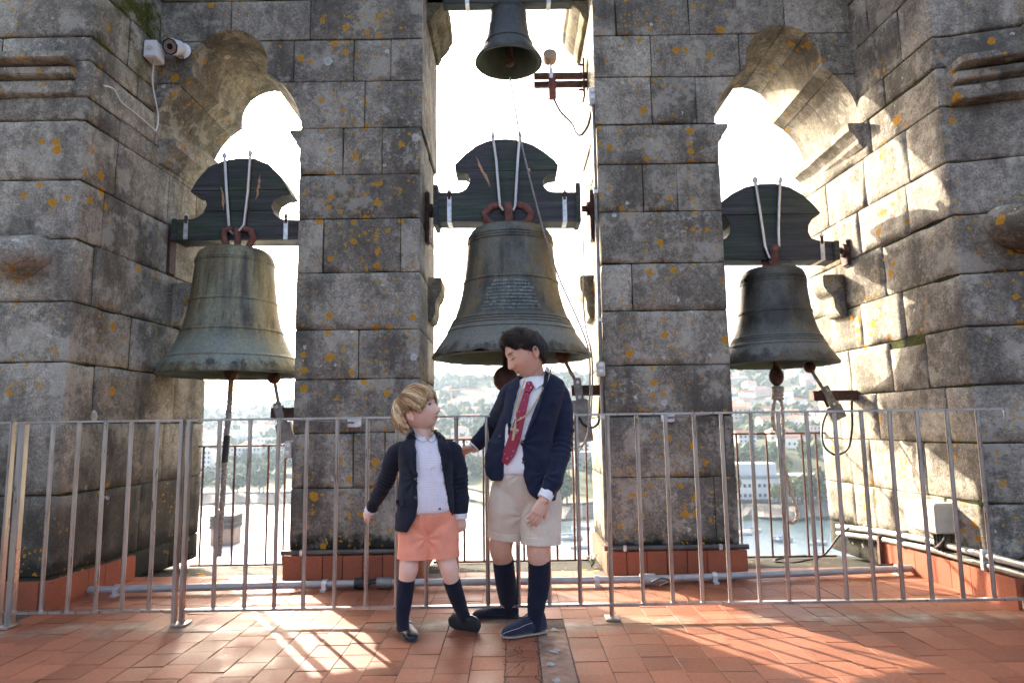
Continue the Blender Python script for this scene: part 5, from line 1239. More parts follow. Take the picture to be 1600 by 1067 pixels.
def head_mesh(mb, Mh, nu=72, nv=56):
    D = np.array([[math.sin(math.pi*min(max(j/nv, .006), .994))*math.cos(2*math.pi*i/nu), math.sin(math.pi*min(max(j/nv, .006), .994))*math.sin(2*math.pi*i/nu), -math.cos(math.pi*min(max(j/nv, .006), .994))] for j in range(nv+1) for i in range(nu)])
    V = head_surf(D); mb.loft([[Mh @ Vector(V[j*nu+i]) for i in range(nu)] for j in range(nv+1)])
    for s_ in (-1, 1):                                             # ears: a rim, a lobe and a shallow bowl
        c = Vector((s_*.073, -.012, -.012)); pts = []
        for k in range(9): a = R(-60+35*k); pts.append(c+Vector((s_*(.008+.004*math.sin(a)), -.006-.0165*math.cos(a)*.8, .026*math.sin(a)))*HS['ear'])
        mb.tube([Mh @ p for p in pts], [.0048*HS['ear']]*9, 8); mb.sphere(tuple(Mh @ (c+Vector((s_*.002, -.004, -.002)))), (.009, .016, .023), 12, 8, M=Mh.to_3x3().to_4x4())
        mb.sphere(tuple(Mh @ (c+Vector((s_*.006, .001, -.024)))), (.007, .007, .008), 10, 8)
def frame(c, f, up=(0, 0, 1), s_=1.):
    f = Vector(f).normalized(); x = f.cross(Vector(up)).normalized(); u = x.cross(f); m = Matrix((x, f, u)).transposed().to_4x4(); return Matrix.Translation(Vector(c)) @ m @ Matrix.Scale(s_, 4)
def paint_skin(me, Mh, base, lip, brow, lids=None):
    V = verts(me); L = np.c_[V, np.ones(len(V))] @ np.array(Mh.inverted()).T; x, y, z = L[:, 0], L[:, 1], L[:, 2]; z = np.where(z < -.03, -.03+(z+.03)/HS['jaw'], z)
    inh = ((np.abs(x) < .1) & (y > .02) & (z > -.12) & (z < .12)).astype(float); col = np.tile(np.array(base), (len(V), 1))
    def put(m, c): nonlocal col; m = np.clip(m*inh, 0, 1)[:, None]; col = col*(1-m)+np.array(c)*m
    put(.45*gs(np.abs(x)-.042, .02)*gs(z+.035, .02), np.array(base)*np.array((1.02, .78, .74)))
    put(1.3*gs(x, .017)*gs(z+.067, .008), lip); put(.9*gs(x, .016)*gs(z+.0668, .0022), np.array(lip)*.45)
    put(1.2*gs(np.abs(x)-.030, .017)*gs(z-.022-.0*x, .0042), brow); put(.55*gs(np.abs(x)-.029, .015)*gs(z-.003, .008), np.array(base)*.72)
    put(.75*gs(np.abs(x)-.007, .004)*gs(z+.046, .004), np.array(base)*.5)
    if lids is not None: put(1.3*gs(np.abs(x)-.031, .0145)*gs(z-lids, .0028), (.03, .018, .012))
    red = gs(np.linalg.norm(L[:, :3]-np.array([.08, -.012, -.012]), axis=1), .03)+gs(np.linalg.norm(L[:, :3]-np.array([-.08, -.012, -.012]), axis=1), .03)
    col = col*(1-.35*np.clip(red, 0, 1)[:, None]*np.array([0, .55, .6]))
    a = me.attributes.new('tint', 'FLOAT_COLOR', 'POINT'); a.data.foreach_set('color', np.c_[col, np.ones(len(V))].astype(np.float32).ravel())
def hand(mb, wrist, d, nrm, side, L, curl=(.35, .45, .35), spread=.10, thumb=.7, rx=None):
    """palm, four unequal bent fingers, and a thumb leaving the side of the palm"""
    d = Vector(d).normalized(); nrm = Vector(nrm); nrm = (nrm-d*nrm.dot(d)).normalized(); sd = d.cross(nrm)*side
    w_ = Vector(wrist); pl = L*.50; pw = L*.225; pt = L*.085
    limb(mb, [w_-d*L*.12, w_, w_+d*pl*.5, w_+d*pl*.95], [(L*.125, L*.125), (L*.15, L*.115), (pw*.95, pt*1.25), (pw, pt*1.0)], 16, 5, True, up=nrm)
    rf = L*.058
    for k, (o_, ln, r) in enumerate(((.75, .42, 1.), (.26, .48, 1.03), (-.24, .45, 1.), (-.72, .35, .88))):
        p = w_+d*pl*.88+sd*pw*o_*.92; dd = (d+sd*spread*o_).normalized(); pts = [p-d*L*.1, p]; a = 0
        for j, (seg, cu) in enumerate(zip((.46, .32, .24), curl)):
            a += cu*(1+.12*k); pts.append(pts[-1]+(dd*math.cos(a)+nrm*math.sin(a))*L*ln*seg)
        limb(mb, pts, [rf*r*1.05, rf*r*1.08, rf*r, rf*r*.92, rf*r*.78], 10, 4)
    p = w_+d*pl*.22+sd*pw*.75; dd = (d*math.cos(thumb)+sd*math.sin(thumb)+nrm*.25).normalized(); d2 = (dd+d*.5+nrm*.25).normalized()
    limb(mb, [p-dd*L*.06, p, p+dd*L*.17, p+dd*L*.17+d2*L*.14, p+dd*L*.17+d2*L*.25], [L*.075, L*.085, L*.072, L*.062, L*.048], 10, 4)
def unit(a): return a/np.maximum(np.linalg.norm(a, axis=1, keepdims=True), 1e-9)
def hair(Mh, whorl, n, lim, length, vol, cols, name, parent, rad=.0011, cap_off=.004, swirl=.0, lift=None, seed=1, streak=(9., 2.)):
    """a close under layer and thousands of fine strands that run away from the whorl"""
    rg = np.random.default_rng(seed); wv = np.array(whorl, float); wv /= np.linalg.norm(wv); limv = np.vectorize(lim)
    def inside(D, j_=0.): return D[:, 2] > limv(np.abs(np.arctan2(D[:, 0], D[:, 1])))+j_
    nu, nv = 64, 40; th = np.clip(np.repeat(np.arange(nv+1), nu)*math.pi/nv, .03, 3.11); ph = np.tile(np.arange(nu), nv+1)*2*math.pi/nu
    Dc = np.stack([np.sin(th)*np.cos(ph), np.sin(th)*np.sin(ph), np.cos(th)], 1); S_ = head_surf(Dc, False); keep = inside(Dc)
    lf = np.array([lift(Vector(d)) for d in Dc]) if lift else np.ones(len(Dc))
    Vc = S_+unit(S_)*np.where(keep, cap_off+vol*.45*lf, -.012)[:, None]
    fc = [(j*nu+i, j*nu+(i+1) % nu, (j+1)*nu+(i+1) % nu, (j+1)*nu+i) for j in range(nv) for i in range(nu) if keep[j*nu+i] and keep[(j+1)*nu+i] and keep[j*nu+(i+1) % nu]]
    D = unit(rg.normal(size=(n*6, 3))); D = D[inside(D)][:n]; n = len(D); D0 = D.copy()
    t = unit(D-wv*(D@wv)[:, None]+1e-4); t = unit(t+np.cross(wv, t)*(swirl+rg.normal(0, .06, n))[:, None])
    Lk = length*rg.uniform(.6, 1.25, n); jit = rg.uniform(-.13, .06, n); o1 = vol*rg.uniform(.5, 1.12, n)*(np.array([lift(Vector(d)) for d in D]) if lift else 1.)
    fly = rg.random(n) < .03; o1 = np.where(fly, o1*1.7, o1); m = 8; pts = []
    for k in range(m):
        s_ = head_surf(D, False); f_ = k/(m-1); pr = min(1., .4+1.8*f_)*(1-.25*max(0, f_-.5)); pts.append(s_+unit(s_)*(cap_off+o1*pr)[:, None])
        nd = unit(D+t*(Lk/m/np.linalg.norm(s_, axis=1))[:, None]); bad = ~inside(nd, jit); nd = np.where(bad[:, None], unit(D+np.array([0, 0, -.018])), nd)
        t = unit(t-nd*(t*nd).sum(1)[:, None]+np.array([0, 0, -.05])); D = nd
    Pt = np.stack(pts, 1); Rm = np.array(Mh); Pw = Pt@Rm[:3, :3].T+Rm[:3, 3]; c0 = Rm[:3, 3]
    tg = np.gradient(Pw, axis=1); tg /= np.maximum(np.linalg.norm(tg, axis=2, keepdims=True), 1e-9); nr = Pw-c0; nr -= tg*(nr*tg).sum(2, keepdims=True); nr /= np.maximum(np.linalg.norm(nr, axis=2, keepdims=True), 1e-9); bn = np.cross(tg, nr)
    rr2 = (rad*np.array([.7, 1., 1., 1., 1., .9, .7, .2]))[None, :, None]*rg.uniform(.7, 1.3, n)[:, None, None]
    V = np.stack([Pw+nr*rr2*math.cos(a)+bn*rr2*math.sin(a) for a in (0, 2.094, 4.189)], 2)                      # strand, step, side
    idx = np.arange(n*m*3).reshape(n, m, 3)+len(Vc); q = np.stack([idx[:, :-1, :], np.roll(idx, -1, 2)[:, :-1, :], np.roll(idx, -1, 2)[:, 1:, :], idx[:, 1:, :]], -1).reshape(-1, 4)
    u = np.cross(wv, [1., .2, .1]); u /= np.linalg.norm(u); v = np.cross(wv, u); az = np.arctan2(D0@u, D0@v); pol = np.arccos(np.clip(D0@wv, -1, 1))
    st = vnoise(np.stack([az*streak[0]/2, pol*streak[1], az*0+seed], 1))*.6+.5*vnoise(np.stack([az*streak[0]*1.7, pol*streak[1]*1.5, az*0+seed+5], 1)); w2 = np.clip(.5+1.1*st+rg.normal(0, .16, n), 0, 1)[:, None]
    C_ = np.array(cols[0])*(1-w2)+np.array(cols[1])*w2; C_ = np.where((w2 > .82), np.array(cols[2]), C_)
    along = np.linspace(.8, 1.08, m)[None, :, None, None]; Cp = np.broadcast_to(C_[:, None, None, :]*along, (n, m, 3, 3)).reshape(-1, 3)
    me = bpy.data.meshes.new(name); me.from_pydata(np.concatenate([Vc@Rm[:3, :3].T+Rm[:3, 3], V.reshape(-1, 3)]).tolist(), [], fc+q.tolist()); smooth(me)
    a = me.attributes.new('tint', 'FLOAT_COLOR', 'POINT'); a.data.foreach_set('color', np.c_[np.concatenate([np.tile(np.array(cols[0])*.6, (len(Vc), 1)), Cp]), np.ones(len(Vc)+len(Cp))].astype(np.float32).ravel())
    return link(name, me, M['hair'], parent)
def eyes(Mh, parent, look=(0, 1, 0), z=.002):
    for s_ in (-1, 1):
        c = Vector((s_*.030, .0635, z)); mb = MB().sphere(tuple(Mh @ c), .0118*Mh.median_scale, 14, 10); o = mb.build('eye', M['eyewhite'], parent)
        q = c+Vector(look).normalized()*.0075; MB().sphere(tuple(Mh @ q), .0068*Mh.median_scale, 10, 8).build('iris', M['iris'], o)
def shoe(heel, toe, up, w_, h_, mat, solemat, parent, sole_t=.011, strap=True, stitch=False):
    heel = Vector(heel); toe = Vector(toe); f = (toe-heel); L = f.length; f.normalize(); up = Vector(up); up = (up-f*up.dot(f)).normalized(); s_ = f.cross(up)
    WP = [(0, .46), (.04, .70), (.15, .88), (.35, .90), (.55, .90), (.72, 1.), (.86, .90), (.95, .62), (1., .25)]; HP = [(0, .80), (.05, 1.), (.2, 1.), (.42, .93), (.55, .84), (.7, .70), (.85, .60), (.95, .47), (1., .28)]
    rings = []; sol = []
    for t in np.linspace(0, 1, 25):
        w2 = np.interp(t, *zip(*WP))*w_/2; h2 = np.interp(t, *zip(*HP))*h_; c = heel+f*(L*t); rg = []
        for k in range(18):
            a = math.pi*k/17; rg.append(c+s_*(w2*math.cos(a)*(1 if math.sin(a) < .5 else 1))+up*(sole_t+(h2-sole_t)*math.sin(a)**.62))
        rings.append(rg); sol.append([c+s_*(w2*1.05*math.cos(2*math.pi*k/12))*1.0+up*(sole_t*.5+sole_t*.55*math.sin(2*math.pi*k/12)) for k in range(12)])
    me = MB().loft(rings).mesh('upper'); me = with_mods(me, [('SUBSURF', dict(levels=1, render_levels=1))]); smooth(me); o = link('shoe', me, mat, parent)
    ms = MB(); ms.loft(sol); ms.build('sole', solemat, o)
    if strap:
        t = .50; mb = MB(); pts = []
        for k in range(4, 14): a = math.pi*k/17; i = 12; pts.append(rings[i][k]+(rings[i][k]-(heel+f*(L*.5))).normalized()*.0012)
        mb.tube(pts, [(.010, .0022)]*len(pts), 8, up=up); mb.build('strap', mat, o)
    # rim of the opening and, on the suede pair, the pale stitching
    rim = []
    for k in range(0, 25):
        a = math.pi*2*k/24; t = .26+.24*math.cos(a); i = int(round(t*24)); w2 = np.interp(t, *zip(*WP))*w_/2*.62; rim.append(heel+f*(L*t)+s_*(w2*math.sin(a))+up*(np.interp(t, *zip(*HP))*h_*(.985)))
    MB().tube(rim, .0032, 6).build('rim', mat, o)
    if stitch:
        for sd in (0, 1):
            pts = [r[3 if sd == 0 else 14]+(r[3 if sd == 0 else 14]-r[8]).normalized()*.0016 for r in rings[9:25]]; MB().tube(pts, .0011, 5).build('stitching', M['thread'], o)
    return o
def belt_ring(secs): pass
# ---------------------------------------------------------------- younger boy
BY1 = 3.20
def b(px, py, dy=0.): return Vector(P(px, py, BY1+dy))
MPX = 2.93e-3
kid = empty('person', tuple(G(668, 1000)), 'small boy in navy jacket and coral shorts, head turned up to the taller boy', 'person', 'boys at the railing')
HS.update(jaw=.80, back=1.05, ear=.95); Mh = frame(b(655, 642.5, -.005), (.90, -.27, .36), (-.10, 0, 1), .985)
body = MB(); head_mesh(body, Mh)
limb(body, [b(652, 656, .008), b(660, 680, .01), b(663, 697, .012)], [.046, .043, .050], 20)
torso(body, [(*b(663, 692, .01), .075, .045), (*b(665, 712, .01), .105, .06), (*b(665, 750, .005), .10, .062), (*b(666, 790), .095, .06), (*b(667, 825), .095, .05), (*b(667, 836), .06, .035)])
limb(body, [b(622, 700, .02), b(608, 742, .06), b(586, 786, .15), b(578, 799, .17)], [.030, .027, .021, .018]); hand(body, b(579, 798, .17), b(566, 809, .20)-b(579, 798, .17), Vector((.55, .6, -.2)), 1, .098, (.5, .6, .4), .12, .6)
limb(body, [b(707, 700, .02), b(718, 748, .02), b(721, 800, .0)], [.030, .027, .020]); hand(body, b(721, 806, -.005), Vector((.05, .05, -1)), Vector((-.35, .9, 0)), -1, .098, (.35, .5, .4), .16, .75)
limb(body, [b(650, 838, .0), b(640, 872, -.01), b(638.5, 889, -.014), b(635, 906, -.006), b(631, 935, .0), b(629, 966, -.01)], [.053, .0435, .043, .036, .031, .020])
limb(body, [b(686, 838, .0), b(697, 872, -.005), b(702, 889, -.01), b(706, 906, .005), b(714, 932, .06), b(723, 956, .12)], [.053, .0435, .041, .036, .031, .020])
for kx, ky, kd in ((638.5, 885, -.034), (701, 885, -.030)): body.sphere(tuple(b(kx, ky, kd)), (.021, .017, .025))
me = fuse(body, .0028, 3); paint_skin(me, Mh, (.80, .51, .375), (.58, .19, .16), (.33, .21, .11), .0085); o = link('body', me, M['skin'], kid)
eyes(Mh, kid, (.1, .9, .25))
def lim1(az):        # hairline of the bowl cut by direction from the face
    return float(np.interp(az, [0, .5, .85, 1.15, 1.4, 1.55, 1.9, 2.1, 2.4, 3.15], [.40, .36, .20, .02, .0, .14, .12, -.36, -.52, -.58]))
hair(Mh, (0.05, -.50, .87), 9000, lim1, .115, .0135, [(.25, .115, .040), (.84, .53, .24), (1., .80, .50)], 'hair', kid, .0011, .0035, .12, lambda d: 1.+.7*max(0, -d.y), 3)
# checked shirt, jacket, shorts
sh = MB(); torso(sh, [(*b(664, 682, .014), .050, .046), (*b(664, 689, .010), .085, .06), (*b(666, 712, .0), .114, .078), (*b(668, 750, -.006), .108, .084), (*b(670, 780, -.008), .110, .084), (*b(670, 797, -.006), .110, .080), (*b(670, 803, -.004), .08, .06)])
sh = cut(sh.mesh('shirt'), [MB().prism([(float(P(x, y, 3.12)[0]), float(P(x, y, 3.12)[2])) for x, y in ((652, 668), (668.5, 691), (685, 668))], 2.9, BY1+.0).mesh('cutter')]); sh = fuse(sh, .0035, 2); wrinkle(sh, .0035, 13, (1, 1, .55), 3.); shirt = link('shirt', sh, M['check'], kid)
jk = MB(); torso(jk, [(*b(663, 680, .015), .050, .050), (*b(664, 687, .013), .094, .060), (*b(665, 697, .010), .122, .076), (*b(666, 715, .004), .124, .090), (*b(666, 750, .0), .126, .098), (*b(665, 790, .0), .130, .100), (*b(664, 818, .002), .134, .102), (*b(664, 826, .002), .133, .100)])
open_px = [(646, 664), (648, 700), (651.5, 745), (653, 770), (652, 790), (648, 808), (636, 829), (634, 850), (712, 850), (708, 822), (706, 812), (697, 775), (689, 724), (683, 690), (681, 664)]
def opening(px_, ynom, y0, y1): return MB().prism([(float(P(x, y, ynom)[0]), float(P(x, y, ynom)[2])) for x, y in px_], y0, y1).mesh('cutter')
jm = cut(jk.mesh('jacket'), [opening(open_px, BY1-.09, 2.8, BY1+.015)])
def join(*mes):
    mb = MB()
    for m in mes:
        if isinstance(m, MB): mb.add(m.v, m.f)
        else: mb.add([v.co for v in m.vertices], [tuple(p.vertices) for p in m.polygons])
    return mb
sl = MB(); limb(sl, [b(634, 699, .012), b(620, 706, .015), b(611, 728, .03), b(602, 752, .07), b(590, 775, .12), b(581.5, 792, .155)], [(.034, .036), (.041, .042), .040, .037, .033, .0305], 24, 6)
limb(sl, [b(696, 699, .012), b(708, 706, .012), b(716, 730, .012), b(719.5, 755, .01), b(721, 780, .002), b(720.5, 800, -.004)], [(.034, .036), (.040, .042), .040, .036, .034, .0325], 24, 6)
jm = fuse(join(jm, sl), .0038, 8, .5); wrinkle(jm, .0052, 9, (1, 1, 1.5), 5.); sleeve_creases(jm, b(604, 748, .06), b(588, 780, .1)-b(612, 725, .03), .0045, .021, .055); sleeve_creases(jm, b(719, 752, 0), b(721, 790, 0)-b(714, 720, 0), .0042, .020, .055); folds(jm, b(651, 748, -.05), .0045, 9, .07)
jacket = link('jacket', jm, M['navy'], kid)
for pts, r in (([b(581.5, 791, .155), b(577, 799, .168)], [.0265, .0265]), ([b(720.5, 799, -.004), b(721, 810, -.006)], [.029, .029])):
    mb = MB(); limb(mb, pts, r, 20, 3, False); mb.build('cuff', M['check'], shirt)
srt = MB(); torso(srt, [(*b(671, 790, 0), .104, .074), (*b(671, 799, 0), .112, .080), (*b(669, 812, .0), .116, .074), (*b(668, 828, .0), .108, .055), (*b(668, 838, 0), .08, .04)])
limb(srt, [b(653, 804, .0), b(651, 824, .0), b(648, 846, -.004), b(647, 864, -.006), b(647, 870.5, -.006)], [(.056, .078), (.062, .084), (.061, .080), (.0615, .076), (.062, .075)], 28, 6, False); limb(srt, [b(686, 804, .0), b(687, 824, .0), b(690, 846, .0), b(691.5, 862, .0), b(692, 868.5, .0)], [(.056, .078), (.061, .084), (.060, .080), (.059, .076), (.0595, .075)], 28, 6, False)
srt = fuse(srt, .0036, 9, .5); wrinkle(srt, .0035, 10, (1.3, 1, .7), 8.); folds(srt, b(669, 838, 0), .0030, 7, .085); shorts = link('shorts', srt, M['coral'], kid)
def hem(pts, rad, mat, parent, name='hem'):
    mb = MB(); limb(mb, pts, rad, 30, 4, False); mb.build(name, mat, parent)
hem([b(647.2, 864, -.006), b(647, 871.5, -.006)], [(.0638, .0775), (.0642, .0775)], M['coral'], shorts); hem([b(691.6, 862, .0), b(692, 869.5, .0)], [(.0615, .0775), (.0618, .0775)], M['coral'], shorts)
tj = [bvh(jm)]; ts = [bvh(sh)]; tsh = [bvh(srt)]; tb = [bvh(me)]
drape('lapel', [(646, 672), (641, 676), (632, 691), (637, 692), (630, 695), (640, 722), (651, 745), (649.5, 720), (648, 695)], tj, M['navy'], jacket, .011, .012)
drape('lapel', [(679, 671), (684, 675), (697, 687), (692, 689.5), (699, 693), (697, 720), (690, 744), (688, 722), (684, 695)], tj, M['navy'], jacket, .011, .012)
drape('pocket_flap', [(619, 781), (632, 779), (631, 790), (626, 792), (619, 789)], tj, M['navy'], jacket, .005, .004)
drape('collar_leaf', [(645.5, 671), (650, 684), (659, 690), (668, 688), (660, 684), (652, 677)], ts+tb, M['check'], shirt, .008, .004); drape('collar_leaf', [(681, 672), (682.5, 685), (674, 691), (669, 688), (675, 682), (679, 675)], ts+tb, M['check'], shirt, .008, .004)
drape('placket', [(667.5, 691), (672, 691), (680, 740), (686, 790), (681, 791), (675, 740)], ts, M['check'], shirt, .002, .002)
drape('fly', [(682, 797), (686, 797), (683, 815), (676, 838), (673, 838), (679, 815)], tsh, M['coral'], shorts, .0015, .002)
def button(px, py, trees, parent, mat, r=.0065, name='button'):
    h = hit(px, py, trees)
    if h is None: return
    n_ = h[2] if h[2].y < 0 else -h[2]; Mx = Matrix.Translation(h[1]+n_*.002) @ n_.to_track_quat('Z', 'Y').to_matrix().to_4x4()
    MB().lathe([(.001, .003), (r*.6, .003), (r*.8, .0045), (r, .003), (r, -.002)], (0, 0, 0), 14, M=Mx).build(name, mat, parent)
for py in (748, 777): button(649.5, py, tj, jacket, M['button'])
button(687, 794.5, tsh+ts, shorts, M['button'], .005)
for px, py in ((672, 706), (676, 730), (680, 752), (683, 773)): button(px, py, ts, shirt, M['white_shirt'], .0038)
# socks and loafers
mb = MB(); limb(mb, [b(635.2, 904, -.006), b(634, 915, -.002), b(631.5, 937, .0), b(629, 966, -.01), b(630.5, 984, -.028)], [.0385, .0385, .0365, .0295, .0265], 24, 6, False); mb.build('sock', M['sock'], kid)
mb = MB(); limb(mb, [b(705.3, 903.5, .003), b(708, 914, .022), b(714.5, 934, .062), b(722.5, 956, .122), b(727, 966, .135)], [.0385, .038, .036, .0295, .028], 24, 6, False); mb.build('sock', M['sock'], kid)
h_ = G(627, 979); t_ = G(646, 1004); shoe((h_[0], h_[1], .001), (t_[0], t_[1], .001), (0, 0, 1), .072, .064, M['leather'], M['sole'], kid)
shoe(b(701, 973, .16), b(749, 979, .085), (.20, .90, .40), .080, .064, M['leather'], M['sole'], kid)
# ---------------------------------------------------------------- older boy
BY2 = 3.27
def c(px, py, dy=0.): return Vector(P(px, py, BY2+dy))
lad = empty('person', tuple(G(820, 996)), 'taller boy in navy blazer, red tie and beige shorts, looking down', 'person', 'boys at the railing')
HS.update(jaw=.93, back=.93, ear=.85); Mg = frame(c(821.5, 552, .0), (-.88, -.30, -.37), (-.08, .05, 1), 1.09)
body = MB(); head_mesh(body, Mg)
limb(body, [c(830, 564, .02), c(836, 586, .03), c(838, 605, .03)], [.050, .047, .058], 20)
torso(body, [(*c(838, 602, .03), .08, .05), (*c(837, 622, .03), .125, .075), (*c(832, 660, .02), .12, .075), (*c(824, 700, .02), .11, .07), (*c(820, 740, .02), .10, .065), (*c(820, 780, .02), .10, .05), (*c(820, 796, .02), .06, .035)], yaw=R(-14))
limb(body, [c(872, 618, .03), c(879, 688, .0), c(853, 776, -.125), c(849, 784, -.135)], [.036, .032, .024, .022]); hand(body, c(848, 781, -.135), c(839, 802, -.150)-c(848, 781, -.135), Vector((-.35, .9, -.15)), 1, .140, (.22, .32, .28), .13, .5)
limb(body, [c(797, 616, .06), c(776, 655, .26), c(742, 698, .27), c(738, 700, .265)], [.036, .032, .023, .021]); hand(body, c(737, 701, .265), c(716, 704, .235)-c(737, 701, .265), Vector((.1, -.5, -.8)), -1, .125, (.35, .45, .35), .10, .45)
limb(body, [c(846, 800, .02), c(843, 838, .0), c(841, 862, -.01), c(842.5, 880, .0), c(842, 912, .01), c(838, 945, .005), c(836, 968, .0)], [.062, .058, .0545, .049, .0465, .037, .026])
limb(body, [c(796, 800, .035), c(786, 836, .06), c(782.5, 857, .08), c(786, 876, .12), c(790, 908, .17), c(794, 938, .25), c(797, 958, .28)], [.062, .058, .0535, .048, .0475, .040, .033]); limb(body, [c(797, 950, .275), c(797, 956, .28)], [.03, .026])
for kx, ky, kd in ((840, 860, -.045), (777, 857, .05)): body.sphere(tuple(c(kx, ky, kd)), (.027, .022, .032))
me = fuse(body, .003, 3); paint_skin(me, Mg, (.71, .42, .29), (.50, .17, .135), (.05, .03, .02), -.004); link('body', me, M['skin'], lad)
def lim2(az): return float(np.interp(az, [0, .45, .75, .95, 1.2, 1.45, 1.65, 1.8, 2.3, 3.15], [.50, .47, .30, .18, .20, .02, -.05, -.28, -.48, -.52]))
def lift2(d): return .45+1.45*max(0, d.z)*max(0, .45+d.y)
hair(Mg, (.25, -.75, .55), 9000, lim2, .060, .013, [(.010, .0062, .0045), (.045, .027, .018), (.10, .066, .045)], 'hair', lad, .0010, .003, .25, lift2, 9, (8., 3.))
sh2 = MB(); torso(sh2, [(*c(838, 588, .028), .056, .05), (*c(838, 598, .028), .10, .066), (*c(834, 615, .02), .112, .084), (*c(824, 655, .008), .104, .094), (*c(814, 700, .0), .100, .092), (*c(811, 735, .0), .104, .09), (*c(811, 742, .0), .08, .07)], yaw=R(-14))
sh2 = fuse(sh2, .004, 3); wrinkle(sh2, .003, 12, (1, 1, .6), 13.); shirt2 = link('shirt', sh2, M['white_shirt'], lad)
jk = MB(); torso(jk, [(*c(839, 582, .035), .055, .055), (*c(839, 593, .033), .120, .070), (*c(838, 604, .030), .142, .086), (*c(836, 622, .022), .142, .102), (*c(829, 660, .014), .128, .110), (*c(824, 700, .010), .124, .110), (*c(823, 740, .010), .130, .112), (*c(825, 770, .012), .134, .112), (*c(826, 781, .012), .132, .110)], yaw=R(-14))
open2 = [(813, 572), (812, 598), (803, 630), (797, 665), (795, 690), (789, 722), (786, 742), (770, 758), (766, 800), (846, 800), (838, 779), (827, 768), (818, 745), (814, 718), (814, 692), (820, 684), (837, 640), (853, 588), (853, 572)]
jm2 = cut(jk.mesh('jacket'), [opening(open2, BY2-.09, 2.8, BY2+.02)])
flap = MB(); rings = []
for py, xa, xb, dy in ((618, 792, 807, -.015), (640, 786, 803, -.03), (665, 775, 799, -.045), (690, 764, 797, -.06), (712, 756, 791, -.07), (730, 756, 788, -.072), (742, 760, 786, -.07), (750, 768, 784, -.068)):
    rg = []
    for k in range(10):
        t = k/9; x = xa+(xb-xa)*t; rg.append(c(x, py, dy-.02*math.sin(math.pi*t)+.05*(1-t)))
    rings.append(rg+[p+Vector((.002, .014, 0)) for p in rg[::-1]])
flap.loft(rings)
sl = MB(); limb(sl, [c(862, 606, .03), c(871, 618, .03), c(878, 652, .02), c(878, 692, .0), c(869, 735, -.07), c(855, 769, -.12)], [(.050, .055), (.058, .060), .055, .050, .045, .039], 26, 6)
limb(sl, [c(812, 606, .04), c(800, 616, .06), c(788, 638, .16), c(775, 660, .255), c(758, 680, .275), c(744, 694, .272)], [(.048, .052), (.054, .056), .052, .048, .042, .037], 26, 6)
jm2 = fuse(join(jm2, sl, flap), .004, 7, .5); wrinkle(jm2, .0058, 8, (1, 1, 1.5), 15.); sleeve_creases(jm2, c(878, 700, .0), c(860, 760, -.1)-c(879, 650, .02), .005, .028, .075); sleeve_creases(jm2, c(776, 660, .25), c(750, 690, .27)-c(795, 630, .1), .006, .022, .06); folds(jm2, c(815, 692, -.06), .006, 9, .09); folds(jm2, c(850, 740, -.06), .004, 8, .08)
jacket2 = link('jacket', jm2, M['navy2'], lad)
for pts, r in (([c(856, 768, -.12), c(850, 779, -.132)], [.0345, .0335]), ([c(745, 693.5, .272), c(739.5, 699, .266)], [.033, .032])):
    mb = MB(); limb(mb, pts, r, 20, 3, False); mb.build('cuff', M['white_shirt'], shirt2)
srt = MB(); torso(srt, [(*c(815, 730, .01), .116, .080), (*c(815, 742, .01), .126, .088), (*c(819, 762, .015), .142, .084), (*c(820, 786, .02), .134, .062), (*c(821, 800, .02), .10, .045)], yaw=R(-8))
limb(srt, [c(800, 756, .02), c(797, 782, .03), c(794, 806, .045), c(791.5, 828, .06), c(790.5, 837, .065)], [(.066, .092), (.074, .098), (.072, .094), (.0695, .088), (.069, .087)], 30, 6, False); limb(srt, [c(840, 756, .02), c(844, 782, .02), c(844.5, 812, .01), c(845, 838, .0), c(845, 847, .0)], [(.068, .092), (.080, .100), (.080, .097), (.079, .092), (.079, .091)], 30, 6, False)
srt = fuse(srt, .004, 9, .5); wrinkle(srt, .004, 8, (1.4, 1, .6), 28.); folds(srt, c(817, 806, 0), .0036, 7, .10); folds(srt, c(812, 740, 0), .0025, 8, .06); shorts2 = link('shorts', srt, M['beige'], lad)
hem([c(791.5, 828, .06), c(790.5, 838.5, .065)], [(.0715, .0895), (.0715, .0895)], M['beige'], shorts2); hem([c(845, 837, .0), c(845, 848.5, .0)], [(.0815, .0935), (.0815, .0935)], M['beige'], shorts2)
tj = [bvh(jm2)]; ts = [bvh(sh2)]; tall = tj+ts+[bvh(srt)]
drape('lapel', [(853, 580), (858, 586), (853, 604), (843, 610), (849, 614), (840, 645), (821, 684), (825, 668), (838, 636)], tj, M['navy2'], jacket2, .012, .012)
drape('lapel', [(811, 597), (806, 600), (801, 612), (796, 622), (797, 630), (794, 655), (796, 682), (798, 655), (803, 630)], tj, M['navy2'], jacket2, .012, .012)
drape('breast_pocket', [(832, 636), (850, 630), (852, 655), (846, 661), (836, 660)], tj, M['navy2'], jacket2, .0035, .0025); drape('pocket', [(839, 712), (862, 707), (864, 738), (843, 742)], tj, M['navy2'], jacket2, .0035, .0025)
drape('collar_leaf', [(823, 592), (829, 590), (846, 588), (855, 571), (858, 577), (851, 598), (838, 608), (832, 601)], ts+tj, M['white_shirt'], shirt2, .009, .005); drape('collar_leaf', [(823, 592), (818, 596), (813, 600), (816, 610), (823, 603), (826, 597)], ts+tj, M['white_shirt'], shirt2, .009, .005)
knot = drape('tie_knot', [(823, 598), (831, 597), (834, 603), (828, 614), (820, 611)], ts, M['tie'], lad, .016, .014); drape('tie', [(819, 611), (828, 613), (822, 645), (813, 688), (804, 712), (792, 727), (785, 722), (783, 713), (793, 688), (806, 650)], ts+[bvh(srt)], M['tie'], lad, .011, .004)
